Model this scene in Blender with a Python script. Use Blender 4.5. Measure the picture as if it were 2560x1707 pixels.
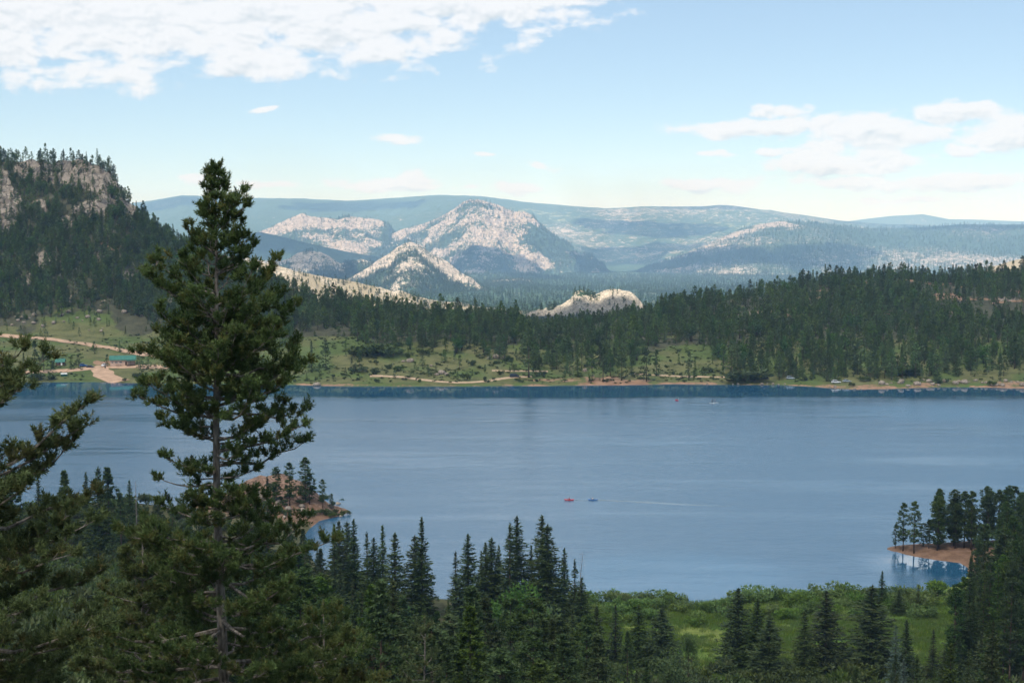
import bpy, math, random
import numpy as np
from mathutils import Vector

# ------------------------------------------------------------------ scene, camera, light
scene = bpy.context.scene
for _o in list(bpy.data.objects):
    bpy.data.objects.remove(_o)
COL = scene.collection
R_ = math.radians
F_PX, CX, CY = 3517.0, 1280.0, 853.5          # focal length of the photograph in its own pixels
PITCH = R_(4.76)
H = 85.0                                      # eye height above the lake

cam_d = bpy.data.cameras.new('camera')
cam_d.sensor_width = 36.0
cam_d.lens = 36.0 * F_PX / 2560.0
cam_d.clip_start, cam_d.clip_end = 0.5, 60000.0
cam = bpy.data.objects.new('camera', cam_d)
COL.objects.link(cam)
cam.location = (0, 0, H)
cam.rotation_euler = (math.pi / 2 - PITCH, 0, 0)
scene.camera = cam

SUN_EL, SUN_AZ = R_(56), R_(207)              # azimuth clockwise from +Y: behind the viewer, to the left
SDIR = Vector((math.sin(SUN_AZ) * math.cos(SUN_EL), math.cos(SUN_AZ) * math.cos(SUN_EL), math.sin(SUN_EL)))
EXPOSURE = 0.9
SKY_STRENGTH = 0.085
SUN_STRENGTH = 4.2
HAZE_DENSITY = 1.0e-4

sun_d = bpy.data.lights.new('sun', 'SUN')
sun_d.energy, sun_d.angle, sun_d.color = SUN_STRENGTH, R_(0.53), (1.0, 0.955, 0.88)
sun = bpy.data.objects.new('sun', sun_d)
COL.objects.link(sun)
sun.rotation_euler = (-SDIR).to_track_quat('-Z', 'Y').to_euler()
sun.location = (0, 0, 400)

vs = scene.view_settings
vs.view_transform, vs.look, vs.exposure, vs.gamma = 'Standard', 'None', EXPOSURE, 1.0
vs.use_curve_mapping = False
cy = scene.cycles
cy.use_denoising = True
cy.max_bounces, cy.diffuse_bounces, cy.glossy_bounces, cy.transmission_bounces = 8, 3, 3, 5
cy.transparent_max_bounces, cy.volume_bounces = 12, 0
cy.sample_clamp_indirect = 4.0
cy.caustics_reflective = cy.caustics_refractive = False


def slopes(u, v):
    """pixel -> (dx/dy, dz/dy) of its line of sight"""
    a, b = (np.asarray(u, float) - CX) / F_PX, (CY - np.asarray(v, float)) / F_PX
    fy = math.cos(PITCH) + b * math.sin(PITCH)
    return a / fy, (-math.sin(PITCH) + b * math.cos(PITCH)) / fy


def at_depth(u, v, Y):
    s, e = slopes(u, v)
    return np.array([float(s) * Y, Y, H + float(e) * Y])


def at_level(u, v, z=0.0):
    s, e = slopes(u, v)
    Y = (z - H) / e
    return np.array([s * Y, Y, z])


# ------------------------------------------------------------------ node helpers
class NT:
    def __init__(self, tree):
        self.t = tree

    def n(self, typ, **kw):
        nd = self.t.nodes.new(typ)
        for k, v in kw.items():
            setattr(nd, k, v)
        return nd

    def put(self, sock, val):
        if val is None:
            return
        if isinstance(val, bpy.types.NodeSocket):
            self.t.links.new(val, sock)
        else:
            sock.default_value = val

    def m(self, op, a, b=None, c=None, clamp=False):
        nd = self.n('ShaderNodeMath', operation=op, use_clamp=clamp)
        for i, x in enumerate((a, b, c)):
            self.put(nd.inputs[i], x)
        return nd.outputs[0]

    def smooth(self, x, lo, hi, a=0.0, b=1.0):
        nd = self.n('ShaderNodeMapRange', interpolation_type='SMOOTHSTEP')
        for i, q in enumerate((x, lo, hi, a, b)):
            self.put(nd.inputs[i], q)
        return nd.outputs[0]

    def mix(self, f, a, b, blend='MIX'):
        nd = self.n('ShaderNodeMix', data_type='RGBA', blend_type=blend)
        self.put(nd.inputs[0], f)
        for i, x in ((6, a), (7, b)):
            if not isinstance(x, bpy.types.NodeSocket) and len(x) == 3:
                x = (*x, 1.0)
            self.put(nd.inputs[i], x)
        return nd.outputs[2]

    def noise(self, vec, scale, detail=4.0, rough=0.55, dist=0.0):
        nd = self.n('ShaderNodeTexNoise')
        self.put(nd.inputs['Vector'], vec)
        nd.inputs['Scale'].default_value = scale
        nd.inputs['Detail'].default_value = detail
        nd.inputs['Roughness'].default_value = rough
        nd.inputs['Distortion'].default_value = dist
        return nd.outputs[0]

    def comb(self, x, y, z):
        nd = self.n('ShaderNodeCombineXYZ')
        for i, q in enumerate((x, y, z)):
            self.put(nd.inputs[i], q)
        return nd.outputs[0]

    def sep(self, v):
        nd = self.n('ShaderNodeSeparateXYZ')
        self.put(nd.inputs[0], v)
        return nd.outputs

    def attr(self, name):
        return self.n('ShaderNodeAttribute', attribute_name=name)

    def bump(self, h, strength, dist):
        nd = self.n('ShaderNodeBump')
        nd.inputs['Strength'].default_value = strength
        nd.inputs['Distance'].default_value = dist
        self.put(nd.inputs['Height'], h)
        return nd.outputs[0]


def new_mat(name):
    m = bpy.data.materials.new(name)
    m.use_nodes = True
    m.node_tree.nodes.clear()
    nt = NT(m.node_tree)
    out = nt.n('ShaderNodeOutputMaterial')
    return m, nt, out


def principled(nt, out, color, rough=0.8, spec=0.3, normal=None, metallic=0.0):
    b = nt.n('ShaderNodeBsdfPrincipled')
    if not isinstance(color, bpy.types.NodeSocket):
        color = (*color, 1.0)
    nt.put(b.inputs['Base Color'], color)
    nt.put(b.inputs['Roughness'], rough)
    nt.put(b.inputs['Specular IOR Level'], spec)
    nt.put(b.inputs['Metallic'], metallic)
    nt.put(b.inputs['Normal'], normal)
    if out is not None:
        nt.t.links.new(b.outputs[0], out.inputs[0])
    return b


# ------------------------------------------------------------------ sky: daylight with fair-weather clouds
def build_world():
    w = bpy.data.worlds.new('World')
    scene.world = w
    w.use_nodes = True
    w.node_tree.nodes.clear()
    w.cycles.sampling_method = 'MANUAL'
    w.cycles.sample_map_resolution = 256
    nt = NT(w.node_tree)
    out = nt.n('ShaderNodeOutputWorld')
    bg = nt.n('ShaderNodeBackground')
    bg.inputs[1].default_value = SKY_STRENGTH
    nt.t.links.new(bg.outputs[0], out.inputs[0])
    sky = nt.n('ShaderNodeTexSky', sky_type='NISHITA', sun_disc=False)
    sky.sun_elevation, sky.sun_rotation = SUN_EL, SUN_AZ
    sky.altitude, sky.air_density, sky.dust_density, sky.ozone_density = 2400, 1.0, 0.4, 1.4
    base = nt.mix(1.0, sky.outputs[0], SKY_TINT, 'MULTIPLY')
    tc = nt.n('ShaderNodeTexCoord')
    x, y, z = nt.sep(tc.outputs['Generated'])
    D = 180 / math.pi
    az = nt.m('MULTIPLY', nt.m('ARCTAN2', x, y), D)
    el = nt.m('MULTIPLY', nt.m('ARCSINE', z), D)
    # edges wander with a coarse and a fine noise
    cw = nt.comb(az, nt.m('MULTIPLY', el, 2.0), 3.7)
    wn = nt.n('ShaderNodeTexNoise')
    nt.put(wn.inputs['Vector'], cw)
    wn.inputs['Scale'].default_value, wn.inputs['Detail'].default_value = 0.45, 3.0
    wx, wy, _ = nt.sep(wn.outputs['Color'])
    azw = nt.m('ADD', az, nt.m('MULTIPLY', nt.m('SUBTRACT', wx, 0.5), 2.6))
    elw = nt.m('ADD', el, nt.m('MULTIPLY', nt.m('SUBTRACT', wy, 0.5), 0.9))

    def puff(dx, dy, det):
        p = nt.comb(nt.m('ADD', az, dx), nt.m('MULTIPLY', nt.m('ADD', el, dy), 1.9), 0.0)
        return nt.noise(p, 0.58, det, 0.57, 0.2)
    n0, n1 = puff(0.0, 0.0, 6.0), puff(-0.10, 0.16, 4.0)
    # clouds in view: centre and half-size in photograph pixels, turned into azimuth / elevation
    blobs = [(260, 20, 520, 120, 1.25), (760, 40, 430, 110, 1.2), (1180, 10, 340, 85, 1.0), (640, 150, 170, 45, 1.05),
             (930, 120, 180, 45, 1.0), (150, 185, 400, 70, 0.62), (1420, 0, 200, 40, 0.75), (60, 110, 260, 80, 0.85),
             (1900, 322, 170, 22, 0.95), (1970, 277, 62, 18, 0.85), (2180, 322, 150, 36, 1.15), (2130, 405, 200, 24, 1.0),
             (2060, 370, 90, 24, 0.95), (2415, 283, 95, 24, 1.0), (2520, 335, 90, 36, 1.0), (2400, 378, 60, 16, 0.85),
             (1930, 375, 50, 14, 0.8), (1760, 468, 120, 20, 0.85), (2120, 455, 170, 22, 0.85), (2420, 452, 160, 22, 0.8),
             (970, 345, 46, 12, 0.95), (960, 462, 130, 16, 0.95), (1040, 445, 50, 18, 0.9), (1312, 474, 78, 14, 0.95),
             (1366, 413, 28, 9, 0.85), (1225, 386, 40, 7, 0.7), (668, 273, 52, 9, 0.62), (465, 450, 55, 12, 0.62),
             (655, 464, 80, 12, 0.62), (1800, 383, 60, 10, 0.7), (2250, 500, 150, 12, 0.65), (1180, 465, 60, 8, 0.6)]
    def field(lift):
        f = None
        pvec = nt.comb(azw, nt.m('ADD', elw, lift) if lift else elw, 0.0)
        for (u, v, wu, hv, op) in blobs:
            s, e = slopes(u, v)
            a0 = math.degrees(math.atan(s))
            e0 = math.degrees(math.atan(e / math.sqrt(1 + s * s)))
            w_, h_ = wu * 57.3 / F_PX, hv * 57.3 / F_PX
            vm = nt.n('ShaderNodeVectorMath', operation='MULTIPLY_ADD')
            nt.put(vm.inputs[0], pvec)
            vm.inputs[1].default_value = (1 / w_, 1 / h_, 0)
            vm.inputs[2].default_value = (-a0 / w_, -e0 / h_, 0)
            ln = nt.n('ShaderNodeVectorMath', operation='LENGTH')
            nt.put(ln.inputs[0], vm.outputs[0])
            q = nt.m('SUBTRACT', op + (0.28 if v > 200 else 0.04), ln.outputs['Value'])
            f = q if f is None else nt.m('MAXIMUM', f, q)
        return f
    fld = field(0.0)
    rise = nt.m('SUBTRACT', fld, field(0.2))           # > 0 towards a cloud's top, < 0 towards its base
    # the same sort of broken cloud goes on all round and above
    hgt = nt.m('MAXIMUM', z, 0.04)
    pv = nt.comb(nt.m('DIVIDE', x, hgt), nt.m('DIVIDE', y, hgt), 9.0)
    far = nt.m('SUBTRACT', nt.m('MULTIPLY', nt.noise(pv, 0.9, 3.0, 0.55), 3.2), 1.85)
    away = nt.smooth(nt.m('MAXIMUM', nt.m('SUBTRACT', nt.m('ABSOLUTE', az), 19.0), nt.m('SUBTRACT', el, 8.0)), 0.0, 6.0)
    away = nt.m('MULTIPLY', away, nt.smooth(el, 0.5, 4.0))
    fld = nt.m('MAXIMUM', nt.m('MAXIMUM', fld, -1.0), nt.m('SUBTRACT', nt.m('MULTIPLY', nt.m('ADD', far, 1.0), away), 1.0))
    dens = nt.m('ADD', fld, nt.m('MULTIPLY', nt.m('SUBTRACT', n0, 0.465), 2.9))
    mask = nt.smooth(dens, 0.05, 0.65)
    relief = nt.m('MULTIPLY', nt.m('SUBTRACT', n0, n1), 3.4)
    thick = nt.smooth(dens, 0.5, 1.5)
    lit = nt.m('ADD', nt.m('SUBTRACT', 1.06, nt.m('MULTIPLY', thick, 0.2)), relief)
    lit = nt.m('ADD', lit, nt.m('MULTIPLY', nt.m('MAXIMUM', nt.m('MINIMUM', rise, 0.35), -0.35), 0.9), clamp=True)
    k = 1.0 / (SKY_STRENGTH * 2 ** EXPOSURE)
    cc = nt.mix(lit, tuple(k * q for q in (0.58, 0.71, 0.82)), tuple(k * q for q in (0.99, 1.04, 1.11)))
    base = nt.mix(0.42, base, tuple(k * q for q in (0.56, 0.77, 0.92)))      # thin high veil
    nt.put(bg.inputs[0], nt.mix(nt.m('MULTIPLY', mask, 0.94), base, cc))


SKY_TINT = (0.97, 1.0, 1.02)
build_world()


# ------------------------------------------------------------------ numpy noise
def _hash(ix, iy, iz, seed):
    h = (ix.astype(np.int64) * 374761393 + iy.astype(np.int64) * 668265263 + iz.astype(np.int64) * 2147483647 + seed * 974711) & 0xFFFFFFFF
    h = ((h ^ (h >> 13)) * 1274126177) & 0xFFFFFFFF
    h = ((h ^ (h >> 16)) * 2246822519) & 0xFFFFFFFF
    return ((h ^ (h >> 15)) & 0xFFFFFF) / float(0xFFFFFF)


def vnoise(x, y, z=None, seed=0):
    x, y = np.asarray(x, float), np.asarray(y, float)
    z = np.zeros_like(x) if z is None else np.asarray(z, float)
    x, y, z = np.broadcast_arrays(x, y, z)
    ix, iy, iz = np.floor(x), np.floor(y), np.floor(z)
    fx, fy, fz = x - ix, y - iy, z - iz
    fx, fy, fz = (q * q * q * (q * (q * 6 - 15) + 10) for q in (fx, fy, fz))
    r = 0
    for dx in (0, 1):
        for dy in (0, 1):
            for dz in (0, 1):
                wgt = (fx if dx else 1 - fx) * (fy if dy else 1 - fy) * (fz if dz else 1 - fz)
                r = r + wgt * _hash(ix + dx, iy + dy, iz + dz, seed)
    return r * 2 - 1


def fbm(x, y, z=None, oct=5, seed=0, gain=0.5, ridged=False):
    r, a, tot = 0, 1.0, 0.0
    f = 1.0
    for o in range(oct):
        q = vnoise(np.asarray(x) * f + 17.3 * o, np.asarray(y) * f - 9.1 * o, None if z is None else np.asarray(z) * f, seed + o)
        if ridged:
            q = 1 - 2 * np.abs(q)
        r = r + a * q
        tot += a
        a *= gain
        f *= 2.03
    return r / tot


def sstep(x, a, b):
    t = np.clip((np.asarray(x, float) - a) / (b - a), 0, 1)
    return t * t * (3 - 2 * t)


# ------------------------------------------------------------------ mesh helpers
def mesh_np(name, verts, faces, mat=None, smooth=False, colors=None):
    """faces: (n,3) or (n,4) int array"""
    verts, faces = np.asarray(verts, np.float32), np.asarray(faces, np.int32)
    me = bpy.data.meshes.new(name)
    n, k = faces.shape
    me.vertices.add(len(verts))
    me.vertices.foreach_set('co', verts.ravel())
    me.loops.add(n * k)
    me.loops.foreach_set('vertex_index', faces.ravel())
    me.polygons.add(n)
    me.polygons.foreach_set('loop_start', np.arange(0, n * k, k, dtype=np.int32))
    if smooth:
        me.polygons.foreach_set('use_smooth', np.ones(n, bool))
    for an, arr in (colors or {}).items():
        at = me.attributes.new(an, 'FLOAT_COLOR', 'POINT')
        a4 = np.ones((len(verts), 4), np.float32)
        a4[:, :3] = arr
        at.data.foreach_set('color', a4.ravel())
    me.update(calc_edges=True)
    if mat:
        me.materials.append(mat)
    return me


class MB:
    """collects small shapes into one mesh"""
    def __init__(self):
        self.v, self.f = [], []

    def add(self, vs_, fs_):
        b = len(self.v)
        self.v += [tuple(p) for p in vs_]
        self.f += [tuple(b + i for i in f) for f in fs_]
        return self

    def box(self, cx, cy_, cz, sx, sy, sz, taper=1.0):
        x, y, z = sx / 2, sy / 2, sz / 2
        p = []
        for k, t in ((-1, 1.0), (1, taper)):
            p += [(cx - x * t, cy_ - y * t, cz + k * z), (cx + x * t, cy_ - y * t, cz + k * z),
                  (cx + x * t, cy_ + y * t, cz + k * z), (cx - x * t, cy_ + y * t, cz + k * z)]
        return self.add(p, [(3, 2, 1, 0), (4, 5, 6, 7), (0, 1, 5, 4), (1, 2, 6, 5), (2, 3, 7, 6), (3, 0, 4, 7)])

    def loft(self, rings, cap=True):
        n = len(rings[0])
        vs_, fs_ = [], []
        for r in rings:
            vs_ += list(r)
        for i in range(len(rings) - 1):
            for j in range(n):
                a, b = i * n + j, i * n + (j + 1) % n
                fs_.append((a, b, b + n, a + n))
        if cap:
            fs_.append(tuple(reversed(range(n))))
            fs_.append(tuple(range((len(rings) - 1) * n, len(rings) * n)))
        return self.add(vs_, fs_)

    def tube(self, pts, radii, n=6):
        pts = [np.asarray(p, float) for p in pts]
        rings = []
        for i, p in enumerate(pts):
            d = pts[min(i + 1, len(pts) - 1)] - pts[max(i - 1, 0)]
            d = d / (np.linalg.norm(d) + 1e-9)
            a = np.cross(d, (0.13, 0.31, 0.94) if abs(d[2]) < 0.9 else (1.0, 0.1, 0))
            a /= np.linalg.norm(a)
            b = np.cross(d, a)
            rings.append([p + radii[i] * (math.cos(t) * a + math.sin(t) * b) for t in np.arange(n) * 2 * math.pi / n])
        return self.loft(rings)

    def mesh(self, name, mat=None, smooth=False):
        me = bpy.data.meshes.new(name)
        me.from_pydata([tuple(map(float, p)) for p in self.v], [], self.f)
        me.update()
        if smooth:
            me.polygons.foreach_set('use_smooth', [True] * len(me.polygons))
        if mat:
            me.materials.append(mat)
        return me


def link(name, data, parent=None, label=None, cat=None, group=None, kind=None, loc=None, rotz=None, scale=None):
    o = bpy.data.objects.new(name, data)
    COL.objects.link(o)
    if parent is not None:
        o.parent = parent
    if label:
        o['label'] = label
    if cat:
        o['category'] = cat
    if group:
        o['group'] = group
    if kind:
        o['kind'] = kind
    if loc is not None:
        o.location = tuple(float(q) for q in loc)
    if rotz is not None:
        o.rotation_euler = (0, 0, float(rotz))
    if scale is not None:
        o.scale = (scale,) * 3 if isinstance(scale, (int, float)) else tuple(scale)
    return o


def thing(name, label, cat, loc=(0, 0, 0), rotz=0.0, group=None, scale=None):
    return link(name, None, None, label, cat, group, None, loc, rotz, scale)


# ------------------------------------------------------------------ materials
def plain(name, color, rough=0.7, spec=0.3, var=0.15, scale=3.0, metallic=0.0):
    m, nt, out = new_mat(name)
    tc = nt.n('ShaderNodeTexCoord')
    n = nt.noise(tc.outputs['Object'], scale, 4.0)
    f = nt.smooth(n, 0.3, 0.7)
    c = nt.mix(f, tuple(q * (1 - var) for q in color), tuple(min(1, q * (1 + var)) for q in color))
    principled(nt, out, c, rough, spec, metallic=metallic)
    return m


def foliage(name, dark, light, warm, transl=0.25, warm_amt=0.35, per_obj=0.35):
    """two-sided needles or leaves: tint varies by tree and by sprig ('tint' attribute: r = light/dark, in some crowns with painted top light, g = warm tips)"""
    m, nt, out = new_mat(name)
    at = nt.attr('tint')
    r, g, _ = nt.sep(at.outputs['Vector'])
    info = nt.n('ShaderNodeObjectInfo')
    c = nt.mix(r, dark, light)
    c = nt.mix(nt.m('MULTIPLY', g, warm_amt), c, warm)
    hv = nt.n('ShaderNodeHueSaturation')
    rnd = info.outputs['Random']
    nt.put(hv.inputs['Value'], nt.m('ADD', 1 - per_obj / 2, nt.m('MULTIPLY', rnd, per_obj)))
    r2 = nt.m('FRACT', nt.m('MULTIPLY', rnd, 7.13))
    nt.put(hv.inputs['Hue'], nt.m('ADD', 0.485, nt.m('MULTIPLY', r2, 0.035)))
    nt.put(hv.inputs['Saturation'], nt.m('ADD', 0.8, nt.m('MULTIPLY', nt.m('FRACT', nt.m('MULTIPLY', rnd, 13.7)), 0.35)))
    nt.put(hv.inputs['Color'], c)
    b = principled(nt, None, hv.outputs[0], 0.62, 0.22)
    t = nt.n('ShaderNodeBsdfTranslucent')
    nt.put(t.inputs[0], hv.outputs[0])
    mx = nt.n('ShaderNodeMixShader')
    mx.inputs[0].default_value = transl
    nt.t.links.new(b.outputs[0], mx.inputs[1])
    nt.t.links.new(t.outputs[0], mx.inputs[2])
    nt.t.links.new(mx.outputs[0], out.inputs[0])
    return m


def bark(name, a, b, scale=6.0):
    m, nt, out = new_mat(name)
    tc = nt.n('ShaderNodeTexCoord')
    mp = nt.n('ShaderNodeMapping')
    mp.inputs['Scale'].default_value = (1, 1, 0.25)
    nt.put(mp.inputs['Vector'], tc.outputs['Object'])
    n = nt.noise(mp.outputs[0], scale, 6.0, 0.65)
    c = nt.mix(nt.smooth(n, 0.35, 0.68), a, b)
    principled(nt, out, c, 0.9, 0.15, nt.bump(n, 0.7, 0.03))
    return m


MAT = {}
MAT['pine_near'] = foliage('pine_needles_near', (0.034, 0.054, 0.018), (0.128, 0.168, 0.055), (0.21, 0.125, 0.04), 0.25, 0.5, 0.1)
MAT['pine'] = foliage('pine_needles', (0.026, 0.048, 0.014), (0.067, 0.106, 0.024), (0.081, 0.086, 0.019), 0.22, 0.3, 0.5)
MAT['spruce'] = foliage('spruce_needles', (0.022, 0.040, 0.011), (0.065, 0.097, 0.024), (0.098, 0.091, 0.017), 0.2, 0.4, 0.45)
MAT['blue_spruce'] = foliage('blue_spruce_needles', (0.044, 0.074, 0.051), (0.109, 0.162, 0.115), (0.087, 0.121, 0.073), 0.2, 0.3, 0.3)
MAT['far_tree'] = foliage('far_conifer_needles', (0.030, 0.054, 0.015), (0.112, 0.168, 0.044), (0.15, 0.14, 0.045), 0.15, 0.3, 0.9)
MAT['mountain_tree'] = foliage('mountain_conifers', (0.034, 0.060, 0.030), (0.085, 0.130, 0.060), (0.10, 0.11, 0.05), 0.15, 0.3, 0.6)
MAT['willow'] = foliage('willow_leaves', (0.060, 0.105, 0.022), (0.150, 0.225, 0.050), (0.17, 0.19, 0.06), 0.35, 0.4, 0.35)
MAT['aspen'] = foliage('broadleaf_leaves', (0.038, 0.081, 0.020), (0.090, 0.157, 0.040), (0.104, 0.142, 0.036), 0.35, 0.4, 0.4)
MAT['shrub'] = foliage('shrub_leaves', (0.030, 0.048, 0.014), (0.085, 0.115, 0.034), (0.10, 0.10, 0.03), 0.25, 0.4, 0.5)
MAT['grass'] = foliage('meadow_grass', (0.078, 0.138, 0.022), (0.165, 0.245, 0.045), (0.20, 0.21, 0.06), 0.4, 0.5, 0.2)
MAT['bark_grey'] = bark('grey_pine_bark', (0.09, 0.075, 0.062), (0.26, 0.23, 0.20), 9.0)
MAT['bark'] = bark('brown_bark', (0.045, 0.034, 0.026), (0.13, 0.095, 0.07), 3.0)
MAT['dead_wood'] = bark('weathered_dead_wood', (0.12, 0.10, 0.09), (0.27, 0.245, 0.22), 4.0)


def rock_mat(name, a, b, crack, sc=0.25, bumpd=0.6):
    m, nt, out = new_mat(name)
    g = nt.n('ShaderNodeNewGeometry')
    p = g.outputs['Position']
    n1 = nt.noise(p, sc, 8.0, 0.6)
    n2 = nt.noise(p, sc * 5, 5.0, 0.6)
    vo = nt.n('ShaderNodeTexVoronoi', feature='DISTANCE_TO_EDGE')
    nt.put(vo.inputs['Vector'], p)
    vo.inputs['Scale'].default_value = sc * 1.3
    cr = nt.smooth(vo.outputs['Distance'], 0.0, 0.07)
    c = nt.mix(nt.smooth(n1, 0.36, 0.64), a, b)
    c = nt.mix(nt.m('MULTIPLY', nt.smooth(n2, 0.52, 0.75), 0.35), c, crack)
    c = nt.mix(nt.m('SUBTRACT', 1.0, cr), c, crack)
    principled(nt, out, c, 0.9, 0.2, nt.bump(nt.m('ADD', nt.m('MULTIPLY', n1, 0.7), nt.m('MULTIPLY', n2, 0.3)), 0.8, bumpd))
    return m


MAT['boulder'] = rock_mat('granite_boulder', (0.24, 0.195, 0.155), (0.36, 0.30, 0.245), (0.10, 0.08, 0.065), 0.8, 0.25)
MAT['cliff'] = rock_mat('granite_cliff', (0.27, 0.205, 0.155), (0.40, 0.315, 0.245), (0.11, 0.085, 0.07), 0.12, 1.5)
MAT['red_rock'] = rock_mat('red_granite', (0.30, 0.165, 0.105), (0.42, 0.26, 0.18), (0.15, 0.09, 0.06), 0.7, 0.25)
MAT['dirt_road'] = plain('dirt_road', (0.46, 0.33, 0.22), 0.95, 0.1, 0.18, 0.4)
MAT['red_road'] = plain('red_dirt_road', (0.47, 0.31, 0.21), 0.95, 0.1, 0.2, 0.3)


def mountain_mat(name, forest, forest2, rock_a, rock_b, soil, speck=0.05, speck_amt=1.0, bump=1.0):
    """mask attribute: r = bare rock cover, g = bare soil / dry grass cover, b = canopy tone"""
    m, nt, out = new_mat(name)
    g = nt.n('ShaderNodeNewGeometry')
    p = g.outputs['Position']
    r, gg, bb = nt.sep(nt.attr('mask').outputs['Vector'])
    pz = nt.n('ShaderNodeVectorMath', operation='MULTIPLY')
    nt.put(pz.inputs[0], p)
    pz.inputs[1].default_value = (1.0, 0.8, 2.0)
    n1 = nt.noise(pz.outputs[0], speck * 0.8, 7.0, 0.62)
    n2 = nt.noise(p, speck * 3.1, 4.0, 0.6)
    n3 = nt.noise(p, speck * 0.2, 4.0, 0.5)
    sp = nt.m('ADD', nt.m('MULTIPLY', n1, 0.45), nt.m('MULTIPLY', n2, 0.55))
    fc = nt.mix(nt.smooth(nt.m('ADD', n2, nt.m('MULTIPLY', bb, 0.3)), 0.4, 0.8), forest, forest2)
    rc = nt.mix(nt.smooth(sp, 0.38, 0.60), rock_a, rock_b)
    vo = nt.n('ShaderNodeTexVoronoi', feature='DISTANCE_TO_EDGE')
    wv = nt.n('ShaderNodeVectorMath', operation='MULTIPLY_ADD')
    nt.put(wv.inputs[0], p)
    wv.inputs[1].default_value = (1.0, 1.0, 0.55)
    nt.put(wv.inputs[2], nt.comb(nt.m('MULTIPLY', n1, 0.5 / speck), nt.m('MULTIPLY', n3, 0.5 / speck), 0.0))
    nt.put(vo.inputs['Vector'], wv.outputs[0])
    vo.inputs['Scale'].default_value = speck * 1.2
    rc = nt.mix(nt.m('MULTIPLY', nt.smooth(vo.outputs['Distance'], 0.12, 0.0), 0.55), rc, tuple(q * 0.42 for q in rock_a))
    sc = nt.mix(nt.smooth(n2, 0.3, 0.7), tuple(q * 0.8 for q in soil), soil)
    gm = nt.smooth(nt.m('ADD', gg, nt.m('MULTIPLY', nt.m('SUBTRACT', n1, 0.5), 1.3)), 0.44, 0.56)
    c = nt.mix(gm, fc, sc)
    rm = nt.smooth(nt.m('ADD', r, nt.m('MULTIPLY', nt.m('SUBTRACT', sp, 0.5), 2.1 * speck_amt)), 0.44, 0.58)
    c = nt.mix(rm, c, rc)
    h = nt.m('ADD', nt.m('MULTIPLY', n1, 1.0), nt.m('MULTIPLY', n2, 0.4))
    principled(nt, out, c, 0.95, 0.1, nt.bump(h, bump, 0.35 / speck))
    return m


MAT['far_range'] = mountain_mat('far_range', (0.036, 0.066, 0.036), (0.080, 0.120, 0.062), (0.30, 0.26, 0.22), (0.40, 0.35, 0.30), (0.20, 0.22, 0.12), 0.024)
MAT['granite_range'] = mountain_mat('granite_range', (0.030, 0.055, 0.032), (0.062, 0.095, 0.052), (0.225, 0.188, 0.160), (0.41, 0.35, 0.30), (0.24, 0.22, 0.14), 0.036)
MAT['granite_mid'] = mountain_mat('granite_mid', (0.030, 0.055, 0.032), (0.056, 0.088, 0.050), (0.27, 0.23, 0.19), (0.47, 0.405, 0.335), (0.28, 0.24, 0.16), 0.065)
MAT['dome'] = mountain_mat('granite_dome', (0.030, 0.055, 0.030), (0.056, 0.088, 0.045), (0.32, 0.275, 0.215), (0.50, 0.435, 0.345), (0.30, 0.255, 0.175), 0.12)
MAT['valley'] = mountain_mat('valley_forest', (0.036, 0.068, 0.036), (0.075, 0.118, 0.060), (0.40, 0.35, 0.30), (0.55, 0.49, 0.42), (0.32, 0.29, 0.18), 0.04)


def ground_mat(name, grass_a, grass_b, floor, dirt_a, dirt_b, rock_a, rock_b, sc=0.12):
    """soil attribute: r = bare rock, g = bare red dirt, b = open grass (else forest floor)"""
    m, nt, out = new_mat(name)
    g = nt.n('ShaderNodeNewGeometry')
    p = g.outputs['Position']
    r, gg, bb = nt.sep(nt.attr('soil').outputs['Vector'])
    n1 = nt.noise(p, sc, 7.0, 0.6)
    n2 = nt.noise(p, sc * 6, 5.0, 0.65)
    n3 = nt.noise(p, sc * 0.25, 3.0, 0.5)
    q = nt.m('ADD', nt.m('MULTIPLY', n1, 0.65), nt.m('MULTIPLY', n2, 0.35))
    ga = nt.mix(nt.smooth(n3, 0.4, 0.6), grass_a, grass_b)
    ga = nt.mix(nt.m('MULTIPLY', nt.smooth(q, 0.44, 0.62), 0.6), ga, tuple(x * 0.4 for x in grass_a))
    ga = nt.mix(nt.m('MULTIPLY', nt.smooth(n2, 0.55, 0.7), 0.4), ga, (0.26, 0.21, 0.12))
    fl = nt.mix(nt.smooth(q, 0.38, 0.62), floor, tuple(x * 1.7 for x in floor))
    di = nt.mix(nt.smooth(q, 0.38, 0.62), dirt_a, dirt_b)
    vo = nt.n('ShaderNodeTexVoronoi', feature='DISTANCE_TO_EDGE')
    wv = nt.n('ShaderNodeVectorMath', operation='MULTIPLY_ADD')
    nt.put(wv.inputs[0], p)
    wv.inputs[1].default_value = (1.0, 1.0, 0.6)
    nt.put(wv.inputs[2], nt.comb(nt.m('MULTIPLY', n1, 1.6 / sc), nt.m('MULTIPLY', n3, 1.2 / sc), nt.m('MULTIPLY', n2, 0.6 / sc)))
    nt.put(vo.inputs['Vector'], wv.outputs[0])
    vo.inputs['Scale'].default_value = sc * 0.9
    ro = nt.mix(nt.smooth(q, 0.36, 0.64), rock_a, rock_b)
    ro = nt.mix(nt.m('MULTIPLY', nt.smooth(vo.outputs['Distance'], 0.11, 0.0), nt.smooth(n1, 0.35, 0.6, 0.3, 1.0)), ro, tuple(x * 0.35 for x in rock_a))

    def cover(x):
        return nt.smooth(nt.m('ADD', x, nt.m('MULTIPLY', nt.m('SUBTRACT', q, 0.5), 1.6)), 0.42, 0.58)
    c = nt.mix(cover(bb), fl, ga)
    c = nt.mix(cover(gg), c, di)
    c = nt.mix(cover(r), c, ro)
    principled(nt, out, c, 0.95, 0.1, nt.bump(q, 0.9, 0.05 / sc))
    return m


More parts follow.
